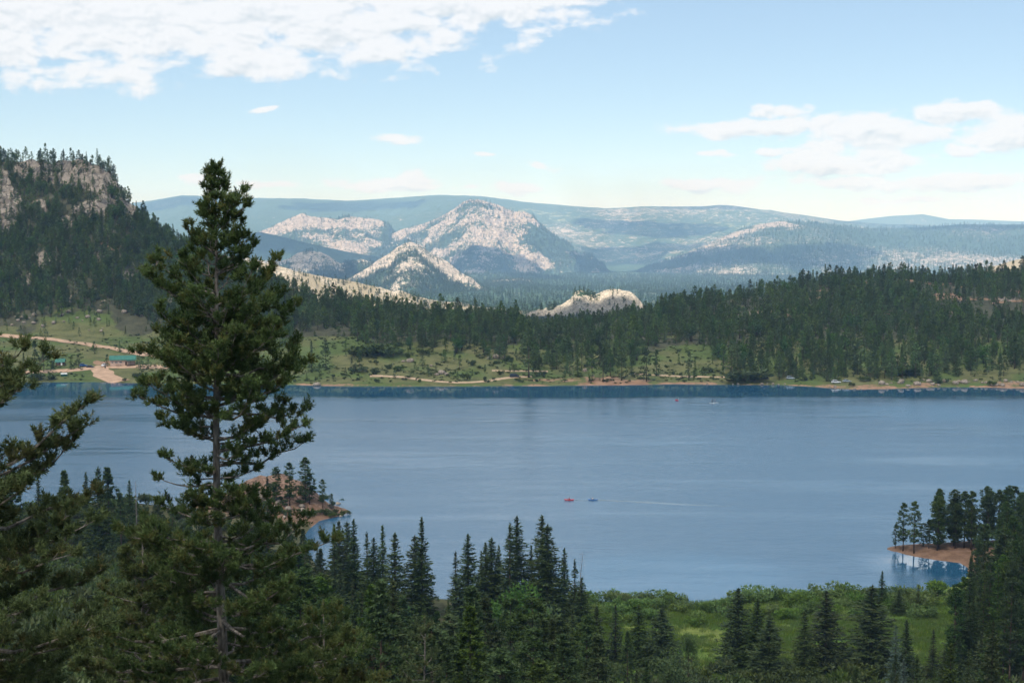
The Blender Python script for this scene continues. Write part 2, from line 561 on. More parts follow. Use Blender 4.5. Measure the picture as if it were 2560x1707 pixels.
MAT['far_ground'] = ground_mat('far_shore_ground', (0.092, 0.128, 0.038), (0.15, 0.148, 0.062), (0.055, 0.054, 0.032), (0.24, 0.14, 0.088),
                               (0.35, 0.22, 0.14), (0.19, 0.158, 0.124), (0.36, 0.305, 0.25), 0.14)
MAT['near_ground'] = ground_mat('near_ground', (0.10, 0.175, 0.030), (0.16, 0.19, 0.048), (0.055, 0.055, 0.028), (0.13, 0.078, 0.050),
                                (0.21, 0.128, 0.085), (0.17, 0.10, 0.068), (0.28, 0.185, 0.135), 0.35)

# ------------------------------------------------------------------ the shape of the land
FAR_SHORE = [(-900, 944), (-300, 950), (0, 954), (110, 955), (300, 956), (450, 959), (600, 961), (700, 962), (809, 964.5), (1000, 966), (1150, 966),
             (1400, 963.5), (1550, 963), (1700, 960), (1830, 962), (1930, 961.5), (2030, 966), (2140, 974), (2250, 970), (2430, 967),
             (2560, 971), (2800, 972), (3400, 978)]
_fs = np.array([at_level(u, v)[:2] for u, v in FAR_SHORE])
_fs_s = _fs[:, 0] / _fs[:, 1]
CREST = [(-900, 392, 1250), (-200, 384, 1220), (0, 400, 1200), (60, 410, 1190), (100, 414, 1180), (150, 412, 1170), (185, 410, 1160), (225, 417, 1155), (262, 437, 1150), 
         (285, 456, 1150), (303, 478, 1145), (312, 506, 1140), (350, 543, 1130), (400, 580, 1125), (450, 612, 1108), (500, 640, 1090), (600, 690, 1060), (680, 722, 1035), 
         (800, 757, 1000), (900, 775, 975), (1000, 790, 958), (1100, 800, 940), (1200, 806, 925), (1300, 818, 912), (1360, 825, 905), (1450, 815, 930), (1550, 797, 960), 
         (1650, 782, 1000), (1750, 763, 1040), (1850, 747, 1080), (1950, 729, 1110), (2050, 713, 1140), (2150, 702, 1160), (2250, 697, 1180), (2340, 706, 1186), (2450, 698, 1193), 
         (2560, 692, 1200), (3400, 660, 1250)]
_cr = np.array(CREST, float)
_cs, _ce = slopes(_cr[:, 0], _cr[:, 1])
_cy, _cz = _cr[:, 2], H + _ce * _cr[:, 2]


def z_far(s, Y, rough=True):
    s, Y = np.broadcast_arrays(np.asarray(s, float), np.asarray(Y, float))
    ys = np.interp(s, _fs_s, _fs[:, 1])
    x = s * Y
    ys = ys + 2.5 * fbm(x / 14, Y / 60, oct=3, seed=5)
    d = Y - ys
    yc, zc = np.interp(s, _cs, _cy), np.interp(s, _cs, _cz)
    u = CX + s * F_PX
    zb = np.interp(u, [-900, 0, 350, 600, 800, 1100, 1360, 1600, 1800, 2300, 3400], [13, 13, 13, 17, 18, 17.5, 15.5, 15, 16, 17, 18])
    yb = np.interp(u, [-900, 350, 600, 900, 3400], [895, 890, 870, 850, 850])
    zb = np.minimum(zb, zc - 1)
    # bank, meadow, then the hill
    bank = np.where(d < 0, d * 0.16, np.clip(d, 0, 6) / 6 * 0.7)
    q = np.clip(d / np.maximum(yb - ys, 30), 0, 1)
    mead = bank + (zb - 0.7) * (0.65 * q ** 1.25 + 0.35 * q * q * (3 - 2 * q))
    t = np.clip((Y - yb) / np.maximum(yc - yb, 40), 0, 1)
    pw = np.interp(u, [0, 300, 500, 900, 3400], [1.25, 1.25, 1.1, 1.0, 1.0])
    z = mead + (zc - zb) * t ** pw
    back = np.clip(Y - yc, 0, None)
    drop = np.interp(u, [0, 350, 800, 1400, 2400], [0.42, 0.40, 0.20, 0.12, 0.16])
    z = z - np.minimum(back * drop, zc + 32)
    land = sstep(d, 0, 25)
    z = z + land * 0.35 * fbm(x / 16, Y / 16, oct=4, seed=11)
    if rough:
        amp = 1.6 * sstep(d, 60, 250)
        z = z + amp * fbm(x / 45, Y / 45, oct=4, seed=2)
        k = rock_far(s, Y, z)
        z = z + k * (7.5 * fbm(x / 22, Y / 22, z / 30, oct=6, seed=31, ridged=True, gain=0.58) + 3.2 * np.round(fbm(x / 13, z / 7, oct=2, seed=8) * 2.2) / 2.2)
    return z


def rock_far(s, Y, z):
    """where the cliff and the outcrops are bare granite"""
    u = CX + s * F_PX
    v_app = CY + F_PX * np.tan(np.arctan((H - z) / Y) - PITCH)
    x = s * Y
    n = fbm(x / 40, Y / 40, z / 40, oct=3, seed=44)
    a = np.zeros_like(u)
    for (cu, cv, ru, rv, ww) in [(215, 440, 95, 52, 1), (285, 470, 40, 45, 1), (12, 500, 48, 75, 1), (95, 425, 62, 32, 1), (235, 530, 62, 30, 1), (335, 520, 28, 36, 1), (105, 515, 26, 26, 1), (170, 555, 22, 20, 1), (110, 650, 16, 18, 0.9), (320, 690, 18, 16, 0.9), (60, 700, 14, 14, 0.9), (255, 640, 14, 14, 0.9), (430, 760, 16, 12, 0.9), (180, 745, 16, 10, 0.9)]:
        dd = np.sqrt(((u - cu) / (ru * 1.02)) ** 2 + ((v_app - cv) / (rv * 1.05)) ** 2)
        a = np.maximum(a, ww * sstep(1.1 - dd + 0.75 * n, 0.0, 0.25))
    a = a * sstep(Y, 930, 960)
    b = np.exp(-(((u - 1865) / 38) ** 2 + ((Y - 960) / 20) ** 2)) * 1.5
    c = np.exp(-(((u - 2545) / 60) ** 2 + ((Y - 1010) / 60) ** 2)) * sstep(n, 0.0, 0.3)
    return np.clip(np.maximum(np.maximum(a, b), c), 0, 1)


def hit_far(u, v, y0=690.0, y1=1500.0):
    """where the line of sight of a pixel meets the land across the lake"""
    s, e = slopes(u, v)
    Y = np.linspace(y0, y1, 1600)
    g = z_far(np.full_like(Y, s), Y) - (H + e * Y)
    k = np.argmax(g > 0) if (g > 0).any() else len(Y) - 1
    return np.array([s * Y[k], Y[k], H + e * Y[k]])


def ground_far(x, y):
    return float(z_far(np.array([x / y]), np.array([y]))[0])


NEAR_SHORE = [(-1500, 1300), (-400, 1275), (100, 1270), (300, 1290), (440, 1300), (560, 1262), (640, 1240), (720, 1236), (800, 1252), (850, 1268), (877, 1279),
              (848, 1289), (800, 1300), (765, 1325), (760, 1370), (800, 1420), (900, 1455), (1000, 1480), (1100, 1496), (1250, 1500), (1480, 1500),
              (1620, 1503), (1720, 1509), (1790, 1500), (1860, 1487), (2000, 1480), (2120, 1470), (2200, 1480), (2350, 1476), (2410, 1450),
              (2425, 1420), (2400, 1407), (2330, 1398), (2270, 1388), (2217, 1372), (2222, 1366), (2260, 1362), (2420, 1352), (2700, 1345), (3600, 1330)]
_ns = [tuple(at_level(u, v)[:2]) for u, v in NEAR_SHORE]
NEAR_POLY = np.array(_ns + [(900, 200), (900, -260), (-900, -260), (-900, 200)])


def sd_near(x, y):
    """distance to the near shoreline, positive on land"""
    x, y = np.asarray(x, float), np.asarray(y, float)
    d2, ins = np.full(x.shape, 1e12), np.zeros(x.shape, bool)
    P = NEAR_POLY
    for i in range(len(P)):
        ax, ay = P[i]
        bx, by = P[(i + 1) % len(P)]
        ex, ey = bx - ax, by - ay
        t = np.clip(((x - ax) * ex + (y - ay) * ey) / (ex * ex + ey * ey + 1e-9), 0, 1)
        d2 = np.minimum(d2, (x - ax - t * ex) ** 2 + (y - ay - t * ey) ** 2)
        c = ((ay > y) != (by > y)) & (x < (bx - ax) * (y - ay) / (by - ay + 1e-12) + ax)
        ins ^= c
    return np.where(ins, 1, -1) * np.sqrt(d2)


PROM = at_level(700, 1262)
PROF_Y = [-260, -60, 0, 10, 20, 40, 70, 100, 150, 200, 228, 252, 275]
PROF_Z = [84, 83.6, 83.2, 79.5, 75, 66, 54, 43.5, 27, 12, 4.5, 1.2, 0.3]


def z_near(x, y):
    x, y = np.asarray(x, float), np.asarray(y, float)
    sd = sd_near(x, y) + 0.8 * fbm(x / 7, y / 7, oct=3, seed=3)
    flat = 0.25 * sstep(sd, 0, 3) + 0.012 * np.clip(sd, 0, 60)
    ye = y * (1 - 0.27 * sstep(-x, 8, 70) - 0.10 * sstep(x, 70, 150))
    prof = np.interp(ye, PROF_Y, PROF_Z) - 0.3
    prof = np.where(ye > 272, 0, np.maximum(prof, 0)) * sstep(sd, 0, 18)
    b = 7.6 * np.exp(-(((x - PROM[0]) / 19) ** 2 + ((y - PROM[1]) / 22) ** 2))
    b = b + 6.0 * np.exp(-(((x - PROM[0] + 38) / 30) ** 2 + ((y - PROM[1] + 25) / 28) ** 2))
    b = b * sstep(sd, -0.5, 9)
    red = np.exp(-(((x - PROM[0]) / 34) ** 2 + ((y - PROM[1]) / 30) ** 2))
    rough = 0.5 * fbm(x / 9, y / 9, oct=4, seed=7) * sstep(sd, 2, 30) * sstep(prof + b, 0.3, 4)
    rough = rough + red * 1.3 * fbm(x / 5, y / 5, oct=4, seed=9, ridged=True) * sstep(sd, 0, 4)
    pen = sstep(y, 325, 345) * sstep(x, 60, 90)
    z = flat + np.maximum(prof, 0) + b + rough + pen * 0.9 * sstep(sd, 0, 6)
    return np.where(sd < 0, np.maximum(0.16 * sd, -5), z + 0.02)


def hit_near(u, v, y0=30.0, y1=600.0):
    s, e = slopes(u, v)
    Y = np.linspace(y0, y1, 1200)
    g = z_near(s * Y, Y) - (H + e * Y)
    k = np.argmax(g > 0) if (g > 0).any() else len(Y) - 1
    return np.array([s * Y[k], Y[k], H + e * Y[k]])


def grid_faces(nr, nc):
    i = np.arange(nr - 1)[:, None] * nc + np.arange(nc - 1)[None, :]
    return np.stack([i, i + 1, i + nc + 1, i + nc], -1).reshape(-1, 4)


# near ground: the viewer's hillside, the meadow, the red point and the spit
xs = np.concatenate([np.linspace(-420, -170, 26)[:-1], np.linspace(-170, 210, 200), np.linspace(210, 480, 28)[1:]])
ys = np.concatenate([np.linspace(-250, 0, 20)[:-1], np.linspace(0, 225, 70)[:-1], np.linspace(225, 480, 150), np.linspace(480, 560, 10)[1:]])
gx, gy = np.meshgrid(xs, ys)
gz = z_near(gx, gy)
sdn = sd_near(gx, gy)
redm = np.exp(-(((gx - PROM[0]) / 42) ** 2 + ((gy - PROM[1]) / 34) ** 2)) * 1.2
penm = sstep(gy, 325, 345) * sstep(gx, 60, 90)
dirt = np.clip(np.maximum(redm, penm), 0, 1)
trail = np.exp(-((gx - (-60 + 8 * np.sin(gy / 15))) / 3.0) ** 2) * sstep(gy, 150, 200) * sstep(300 - gy, 0, 40)
dirt = np.maximum(dirt, 0.9 * trail)
open_ = sstep(gy, 236, 258) * sstep(gx, 0, 20) * (1 - penm)
soil = np.stack([np.clip(redm - 0.45, 0, 1), dirt, np.clip(open_ + 0.25 * (1 - open_), 0, 1)], -1).reshape(-1, 3)
link('ground', mesh_np('ground', np.stack([gx, gy, gz], -1).reshape(-1, 3), grid_faces(len(ys), len(xs)), MAT['near_ground'], True, {'soil': soil}), kind='structure')

# far shore: banks, meadow, wooded hills, the granite cliff
s0, s1 = (-330 - CX) / F_PX, (2890 - CX) / F_PX
ss = np.concatenate([np.linspace(s0 - 0.25, s0, 30)[:-1], np.linspace(s0, s1, 600), np.linspace(s1, s1 + 0.3, 30)[1:]])
yy = np.concatenate([np.linspace(690, 725, 10)[:-1], np.linspace(725, 800, 50)[:-1], np.linspace(800, 1000, 60)[:-1], np.linspace(1000, 1240, 100)[:-1], np.linspace(1240, 1420, 36)[:-1], np.linspace(1420, 1800, 20)])
gs, gY = np.meshgrid(ss, yy)
gz = z_far(gs, gY)
gu = CX + gs * F_PX
rk = rock_far(gs, gY, gz)
ysh = np.interp(gs, _fs_s, _fs[:, 1])
dsh = gY - ysh
nz = fbm(gs * gY / 30, gY / 30, oct=3, seed=21)
dr = sstep(gu, 1230, 1290) * sstep(1660 - gu, 0, 60) * sstep(22 - dsh + 22 * nz, 0, 14) * (0.75 + 0.7 * nz)
dr = np.maximum(dr, (0.45 + 0.6 * nz) * sstep(7 - dsh, 0, 5) * sstep(gu, 700, 760))
dr = np.maximum(dr, sstep(gu, 1690, 1800) * sstep(15 - dsh + 16 * nz, 0, 12) * 0.58)
dr = np.maximum(dr, 0.6 * sstep(nz, 0.05, 0.3) * sstep(gY, 920, 960) * sstep(gu, 1750, 1850))
dr = np.maximum(dr, 0.5 * sstep(nz, 0.1, 0.4) * sstep(gY, 980, 1040) * sstep(450 - gu, 0, 60))
dr = np.maximum(dr, 0.8 * sstep(gu + 8 * nz, 214, 240) * sstep(345 - gu, 0, 40) * np.exp(-((dsh - 58) / 9) ** 2))
opn = sstep(np.where(gu < 420, 940, 870) - gY + 45 * nz, 0, 50)
soil = np.stack([rk, dr, opn], -1).reshape(-1, 3)
link('far_shore_terrain', mesh_np('far_shore_terrain', np.stack([gs * gY, gY, gz], -1).reshape(-1, 3), grid_faces(len(yy), len(ss)), MAT['far_ground'], True, {'soil': soil}), kind='structure')


# valley floor behind the near hills, out to and past the horizon all round
def z_valley(r):
    return np.interp(r, [0, 900, 1250, 1500, 2000, 2500, 4000, 5500, 7000, 9000, 20000], [-9, -9, -12, -24, -52, -72, -106, -132, -142, -130, -130])


na, rr = 240, np.concatenate([[1.0, 300, 600], np.geomspace(850, 16700, 70)])
aa = np.linspace(0, 2 * math.pi, na, endpoint=False)
ga, gr = np.meshgrid(aa, rr)
vx, vy = gr * np.sin(ga), gr * np.cos(ga)
vz = z_valley(gr) + 7 * fbm(vx / 500, vy / 500, oct=4, seed=13) * sstep(gr, 1400, 2200)
i = (np.arange(len(rr) - 1)[:, None] * na + np.arange(na)[None, :])
j = np.arange(len(rr) - 1)[:, None] * na + (np.arange(na)[None, :] + 1) % na
fc = np.stack([i, i + na, j + na, j], -1).reshape(-1, 4)
vm = np.stack([0.18 + 0.35 * fbm(vx / 350, vy / 350, oct=3, seed=15), 0.2 + 0.5 * sstep(2600 - gr, 0, 500) + 0.3 * fbm(vx / 300, vy / 300, oct=3, seed=16), 0 * gr], -1).reshape(-1, 3)
link('valley_floor', mesh_np('valley_floor', np.stack([vx, vy, vz], -1).reshape(-1, 3), fc, MAT['valley'], True, {'mask': np.clip(vm, 0, 1)}), kind='structure')

LAYERS = {}


def ridge(name, pts, mat, slope=0.45, back=0.6, rows=(60, 14), cols=420, rough=12.0, rsc=120.0, rock=None, soil=None, ridged=True, round_=0.0, pw=1.0):
    """one hill or mountain: crest through (u, v, depth) points, front and back slopes falling to the valley"""
    p = np.array(pts, float)
    s_, e_ = slopes(p[:, 0], p[:, 1])
    yr_, zr_ = p[:, 2], H + e_ * p[:, 2]
    pad = 0.02
    sg = np.linspace(s_[0] - pad, s_[-1] + pad, cols)
    yr, zr = np.interp(sg, s_, yr_), np.interp(sg, s_, zr_)
    zv = z_valley(yr) - 12
    hgt = np.maximum(zr - zv, 0)
    edge = sstep(sg, s_[0] - pad, s_[0]) * sstep(s_[-1] + pad - sg, 0, pad)
    hgt = hgt * edge
    wf, wb = hgt / slope + 1, hgt / back + 1
    t = np.concatenate([np.linspace(-1, 0, rows[0]) , np.linspace(0, 1, rows[1])[1:]])
    T, S = np.meshgrid(t, sg, indexing='ij')
    W = np.where(T < 0, wf[None, :], wb[None, :])
    Y = yr[None, :] + T * W
    hf = (1 - np.abs(T))
    if round_ > 0:
        hf = np.where(T < 0, (1 - round_) * hf + round_ * np.sqrt(np.clip(1 - T * T, 0, 1)), hf)
    hf = hf ** pw
    X = S * Y
    Z = zv[None, :] + hgt[None, :] * hf
    f = fbm(X / rsc, Y / rsc, Z / rsc, oct=6, seed=hash_name(name), ridged=ridged, gain=0.55)
    damp = np.clip(np.abs(T) * 6, 0.3, 1) * sstep(hf, 0.0, 0.15) * sstep(hgt, 2, 30)[None, :]
    Z = Z + rough * f * damp
    u = CX + S * F_PX
    v = CY + F_PX * np.tan(np.arctan((H - Z) / Y) - PITCH)
    n = fbm(X / (rsc * 1.2), Y / (rsc * 1.2), Z / (rsc * 1.2), oct=4, seed=hash_name(name) + 5)
    rk = np.clip(rock(u, v, hf, n) if rock else 0.2 + n, 0, 1)
    so = np.clip(soil(u, v, hf, n) if soil else np.full_like(rk, 0.1), 0, 1)
    mk = np.stack([rk, so, 0 * rk], -1).reshape(-1, 3)
    link(name, mesh_np(name, np.stack([X, Y, Z], -1).reshape(-1, 3), grid_faces(len(t), cols), MAT[mat], True, {'mask': mk}), kind='structure')
    LAYERS.setdefault(name, []).append((X, Y, Z, rk, so, u, v))


def hash_name(n):
    return sum(ord(c) * (i + 3) for i, c in enumerate(n)) % 900


ridge('horizon_mountain', [(1900, 566, 15500), (2000, 559, 15500), (2060, 560, 15500), (2122, 553, 15500), (2230, 540, 15500), (2307, 536, 15500), (2372, 549, 15500), (2448, 550, 15500), (2560, 554, 15500), (2760, 556, 15500), (3100, 560, 15500)],
      'far_range', 0.35, rough=14, rsc=700, cols=260, rows=(30, 6), rock=lambda u, v, h, n: 0.12 + 0.5 * n)
ridge('back_mountain_ridge', [(-500, 520, 12000), (0, 520, 12000), (250, 523, 12000), (360, 507, 12000), (455, 492, 12000), (520, 495, 12000), (650, 498, 12000), (760, 501, 12000), (870, 505, 12000), (960, 499, 12000), (1034, 494, 12000), (1110, 489, 12000),
      (1200, 492, 12000), (1260, 499, 12000), (1306, 506, 12000), (1380, 513, 12000), (1458, 520, 12000), (1515, 523, 12000), (1632, 519, 12000), (1720, 518, 12000), (1795, 515, 11800), (1890, 523, 11500),
      (1950, 531, 11500), (2013, 540, 11500), (2090, 553, 11500), (2200, 562, 11500), (2400, 568, 11500), (2800, 570, 11500)],
      'far_range', 0.088, rough=62, rsc=800, cols=700, rows=(120, 8),
      rock=lambda u, v, h, n: 0.20 + 0.36 * n + 0.08 * sstep(u, 1150, 1300), soil=lambda u, v, h, n: 0.12 + 0.3 * sstep(u, 1250, 1500) * sstep(h, 0.2, 0.5) - 0.35 * n)
ridge('right_mountain_slope', [(1480, 722, 6400), (1540, 702, 6500), (1600, 680, 6700), (1700, 640, 7000), (1780, 605, 7300), (1850, 572, 7600), (1900, 561, 7700), (1960, 554, 7800), (2050, 557, 7900), (2150, 570, 8000), (2300, 570, 8000), (2400, 562, 8000), (2560, 563, 8000), (2900, 560, 8000)],
      'granite_range', 0.11, rough=24, rsc=420, cols=560, rows=(100, 8), pw=1.1,
      rock=lambda u, v, h, n: 0.25 + 0.30 * n + 0.5 * np.exp(-((u - 1900) / 130) ** 2) * sstep(h, 0.72, 0.95) * sstep(n, -0.12, 0.12) + 0.16 * sstep(h, 0.55, 0.3) + 0.14 * np.exp(-((u - 1750) / 120) ** 2))
ridge('shaded_foothill', [(520, 596, 6300), (600, 590, 6300), (650, 580, 6300), (700, 590, 6300), (760, 606, 6300), (860, 628, 6200), (960, 645, 6200)],
      'granite_range', 0.35, rough=10, rsc=260, cols=200, rows=(40, 8), rock=lambda u, v, h, n: 0.02 + 0.15 * n)
ridge('left_granite_ridge', [(560, 600, 7600), (640, 586, 7500), (670, 572, 7500), (720, 550, 7500), (755, 535, 7500), (770, 542, 7500), (790, 543, 7500), (840, 546, 7500), (862, 537, 7500), (880, 542, 7500), (920, 547, 7500), (955, 552, 7500), (972, 556, 7500), (985, 575, 7500), (1010, 600, 7500), (1060, 640, 7400)],
      'granite_range', 0.34, rough=32, rsc=160, cols=380, rows=(80, 8),
      rock=lambda u, v, h, n: 0.18 + 0.9 * n + 0.42 * sstep(h, 0.62, 0.86) * sstep(n, -0.25, 0.0) + 0.5 * np.exp(-((v - 607) / 14) ** 2 - ((u - 920) / 90) ** 2) + 0.35 * np.exp(-((v - 588) / 14) ** 2 - ((u - 745) / 70) ** 2))
ridge('granite_peak', [(880, 622, 7300), (930, 603, 7300), (1000, 580, 7400), (1050, 565, 7500), (1100, 545, 7500), (1135, 524, 7500), (1160, 507, 7500), (1180, 501, 7500), (1195, 499, 7500), (1220, 505, 7500), (1250, 513, 7500), (1285, 527, 7500), (1310, 530, 7450), (1335, 541, 7400),
      (1360, 570, 7300), (1385, 590, 7200), (1425, 615, 7000), (1440, 630, 6900), (1470, 642, 6800), (1490, 660, 6700), (1520, 682, 6600), (1560, 706, 6500)],
      'granite_range', 0.30, rough=50, rsc=150, cols=560, rows=(130, 8),
      rock=lambda u, v, h, n: 0.38 + 0.6 * n + 0.22 * sstep(v, 600, 530) + 0.10 * sstep(n, 0.0, 0.3))
ridge('granite_foothill', [(560, 655, 4700), (610, 645, 4700), (650, 652, 4700), (700, 656, 4700), (720, 648, 4700), (745, 634, 4700), (775, 627, 4700), (800, 631, 4700), (820, 640, 4700), (850, 660, 4700), (880, 655, 4700), (905, 650, 4700), (930, 657, 4700), (970, 680, 4700), (1020, 700, 4700)],
      'granite_mid', 0.40, rough=14, rsc=70, cols=300, rows=(70, 8),
      rock=lambda u, v, h, n: 0.26 + 0.45 * n + 0.36 * sstep(h, 0.35, 0.7) * (1 - 0.55 * sstep(u, 850, 890)))
ridge('white_granite_hill', [(820, 718, 4150), (880, 694, 4150), (915, 672, 4150), (945, 650, 4150), (965, 640, 4150), (990, 622, 4150), (1010, 612, 4150), (1025, 607, 4150), (1045, 612, 4150), (1062, 622, 4150), (1090, 641, 4150), (1110, 652, 4130), (1130, 666, 4100), (1155, 684, 4070), (1180, 698, 4050), (1205, 716, 4000), (1235, 732, 4000), (1290, 758, 4000)],
      'granite_mid', 0.27, rough=17, rsc=85, cols=340, rows=(100, 8),
      rock=lambda u, v, h, n: 0.36 + 0.4 * n + 0.36 * sstep(h + 0.2 * n, 0.5, 0.8))
ridge('wooded_foothill', [(900, 716, 5600), (1000, 703, 5600), (1120, 690, 5600), (1230, 684, 5600), (1330, 690, 5600), (1420, 700, 5600), (1500, 702, 5600), (1580, 706, 5600), (1680, 700, 5600), (1800, 690, 5600), (1950, 694, 5600), (2100, 700, 5600), (2300, 690, 5600), (2560, 680, 5600), (2800, 676, 5600)],
      'valley', 0.10, rough=12, rsc=300, cols=300, rows=(40, 6), rock=lambda u, v, h, n: 0.24 + 0.4 * n)
ridge('near_foothill', [(1560, 742, 3900), (1650, 732, 3900), (1760, 722, 3900), (1900, 714, 3900), (2050, 712, 3900), (2200, 706, 3900), (2350, 704, 3900), (2560, 700, 3900), (2800, 690, 3900)],
      'valley', 0.14, rough=8, rsc=200, cols=240, rows=(40, 6), rock=lambda u, v, h, n: 0.26 + 0.5 * n)
ridge('flat_granite_knoll', [(1140, 728, 4700), (1185, 716, 4700), (1215, 703, 4700), (1260, 699, 4700), (1300, 697, 4700), (1330, 702, 4700), (1350, 716, 4700), (1400, 728, 4700)],
      'granite_mid', 0.3, rough=5, rsc=60, cols=120, rows=(40, 6), rock=lambda u, v, h, n: 0.15 + 0.5 * n + 0.75 * sstep(h, 0.72, 0.9))
ridge('tan_ridge', [(420, 612, 2150), (560, 640, 2150), (640, 655, 2150), (690, 663, 2150), (740, 680, 2150), (800, 690, 2180), (870, 702, 2200), (930, 714, 2200), (985, 729, 2200), (1000, 726, 2200), (1040, 742, 2200), (1110, 755, 2250), (1145, 754, 2250), (1180, 765, 2250), (1250, 772, 2300), (1330, 778, 2300), (1420, 790, 2300)],
      'dome', 0.30, rough=5, rsc=32, cols=420, rows=(60, 8), rock=lambda u, v, h, n: 0.26 + 0.7 * n + 0.2 * sstep(h, 0.8, 1.0), soil=lambda u, v, h, n: 0.82 - 0.3 * n)
ridge('granite_dome', [(1300, 792, 1900), (1345, 775, 1900), (1365, 768, 1900), (1390, 768, 1900), (1405, 760, 1900), (1425, 748, 1900), (1440, 728, 1900), (1452, 726, 1900), (1470, 732, 1900), (1490, 738, 1900), (1510, 728, 1900), (1530, 722, 1900), (1548, 722, 1900), (1565, 728, 1900), (1580, 734, 1900), (1592, 744, 1900), (1605, 760, 1900), (1630, 790, 1900)],
      'dome', 0.55, rough=6.5, rsc=24, cols=260, rows=(80, 10), round_=0.5,
      rock=lambda u, v, h, n: 0.62 + 0.6 * n + 0.4 * sstep(u, 1480, 1530), soil=lambda u, v, h, n: 0.4 + 0 * n)
ridge('bare_hillock', [(2380, 712, 2700), (2440, 692, 2700), (2480, 668, 2700), (2530, 652, 2700), (2600, 640, 2700), (2800, 630, 2700)],
      'dome', 0.35, rough=3, rsc=50, cols=120, rows=(40, 6), rock=lambda u, v, h, n: 0.25 + 0.6 * n, soil=lambda u, v, h, n: 0.85 + 0 * n)

# ------------------------------------------------------------------ lake
PEN_X, PEN_Y = at_level(2330, 1420)[:2]
m, nt, out = new_mat('lake_water')
g = nt.n('ShaderNodeNewGeometry')
px, py, pz = nt.sep(g.outputs['Position'])
wob = nt.noise(g.outputs['Position'], 0.02, 4.0, 0.6)
wob2 = nt.noise(nt.comb(nt.m('MULTIPLY', px, 0.012), nt.m('MULTIPLY', py, 0.05), 0.0), 1.0, 4.0, 0.55)
lee = nt.smooth(nt.m('ADD', py, nt.m('MULTIPLY', nt.m('SUBTRACT', wob2, 0.5), 44.0)), 668.0, 700.0)
dx = nt.m('SUBTRACT', px, float(PEN_X) + 6)
dy = nt.m('SUBTRACT', py, float(PEN_Y) + 4)
pd = nt.m('SQRT', nt.m('ADD', nt.m('MULTIPLY', nt.m('MULTIPLY', dx, dx), 0.55), nt.m('MULTIPLY', dy, dy)))
lee = nt.m('MAXIMUM', lee, nt.smooth(nt.m('ADD', pd, nt.m('MULTIPLY', wob, 12.0)), 27.0, 14.0))
streak = nt.smooth(nt.noise(nt.comb(nt.m('MULTIPLY', px, 0.006), nt.m('MULTIPLY', py, 0.035), 4.0), 1.0, 5.0, 0.6), 0.42, 0.66)
calm = nt.m('MAXIMUM', lee, nt.m('MULTIPLY', streak, 0.55))
w1 = nt.noise(nt.comb(nt.m('MULTIPLY', px, 0.42), nt.m('MULTIPLY', py, 0.75), 0.0), 1.0, 4.0, 0.62)
w2 = nt.noise(nt.comb(nt.m('MULTIPLY', px, 0.11), nt.m('MULTIPLY', py, 0.2), 5.0), 1.0, 2.0, 0.5)
hh = nt.m('ADD', nt.m('MULTIPLY', w1, 0.20), nt.m('MULTIPLY', w2, 0.28))
hh = nt.m('MULTIPLY', hh, nt.m('SUBTRACT', 1.0, nt.m('MULTIPLY', calm, 0.985)))
nrm = nt.bump(hh, 1.0, 1.0)
WATER_COLOR, WATER_IOR = (0.020, 0.088, 0.165), 2.7
b = principled(nt, out, WATER_COLOR, nt.m('ADD', 0.05, nt.m('MULTIPLY', nt.m('SUBTRACT', 1.0, calm), 0.20)), 0.5, nrm)
b.inputs['IOR'].default_value = WATER_IOR
MAT['water'] = m
lx = np.linspace(-900, 900, 31)
ly = np.linspace(225, 800, 24)
gx, gy = np.meshgrid(lx, ly)
link('lake', mesh_np('lake', np.stack([gx, gy, 0 * gx], -1).reshape(-1, 3), grid_faces(len(ly), len(lx)), m, True), kind='structure')

# ------------------------------------------------------------------ haze
m, nt, out = new_mat('valley_haze')
v_ = nt.n('ShaderNodeVolumePrincipled')
v_.inputs['Color'].default_value = (0.35, 0.62, 1.0, 1)
v_.inputs['Density'].default_value = HAZE_DENSITY
v_.inputs['Anisotropy'].default_value = -0.3
v_.inputs['Absorption Color'].default_value = (1, 1, 1, 1)     # scatters, hardly absorbs
nt.t.links.new(v_.outputs[0], out.inputs['Volume'])
hb = MB().box(0, 0, 90, 33600, 33600, 2 * 258)
link('haze', hb.mesh('haze', m), kind='stuff')

# ------------------------------------------------------------------ clouds overhead and over the mountains (they throw the shade in the valley)
m, nt, out = new_mat('cloud')
tr = nt.n('ShaderNodeBsdfTransparent')
tl = nt.n('ShaderNodeBsdfTranslucent')
tl.inputs[0].default_value = (0.97, 0.97, 0.97, 1)
df = nt.n('ShaderNodeBsdfDiffuse')
df.inputs[0].default_value = (0.95, 0.95, 0.95, 1)
mx0 = nt.n('ShaderNodeMixShader')
mx0.inputs[0].default_value = 0.9
nt.t.links.new(df.outputs[0], mx0.inputs[1])
nt.t.links.new(tl.outputs[0], mx0.inputs[2])
mx1 = nt.n('ShaderNodeMixShader')
mx1.inputs[0].default_value = CLOUD_OPACITY = 0.5
nt.t.links.new(tr.outputs[0], mx1.inputs[1])
nt.t.links.new(mx0.outputs[0], mx1.inputs[2])
nt.t.links.new(mx1.outputs[0], out.inputs[0])
MAT['cloud'] = m


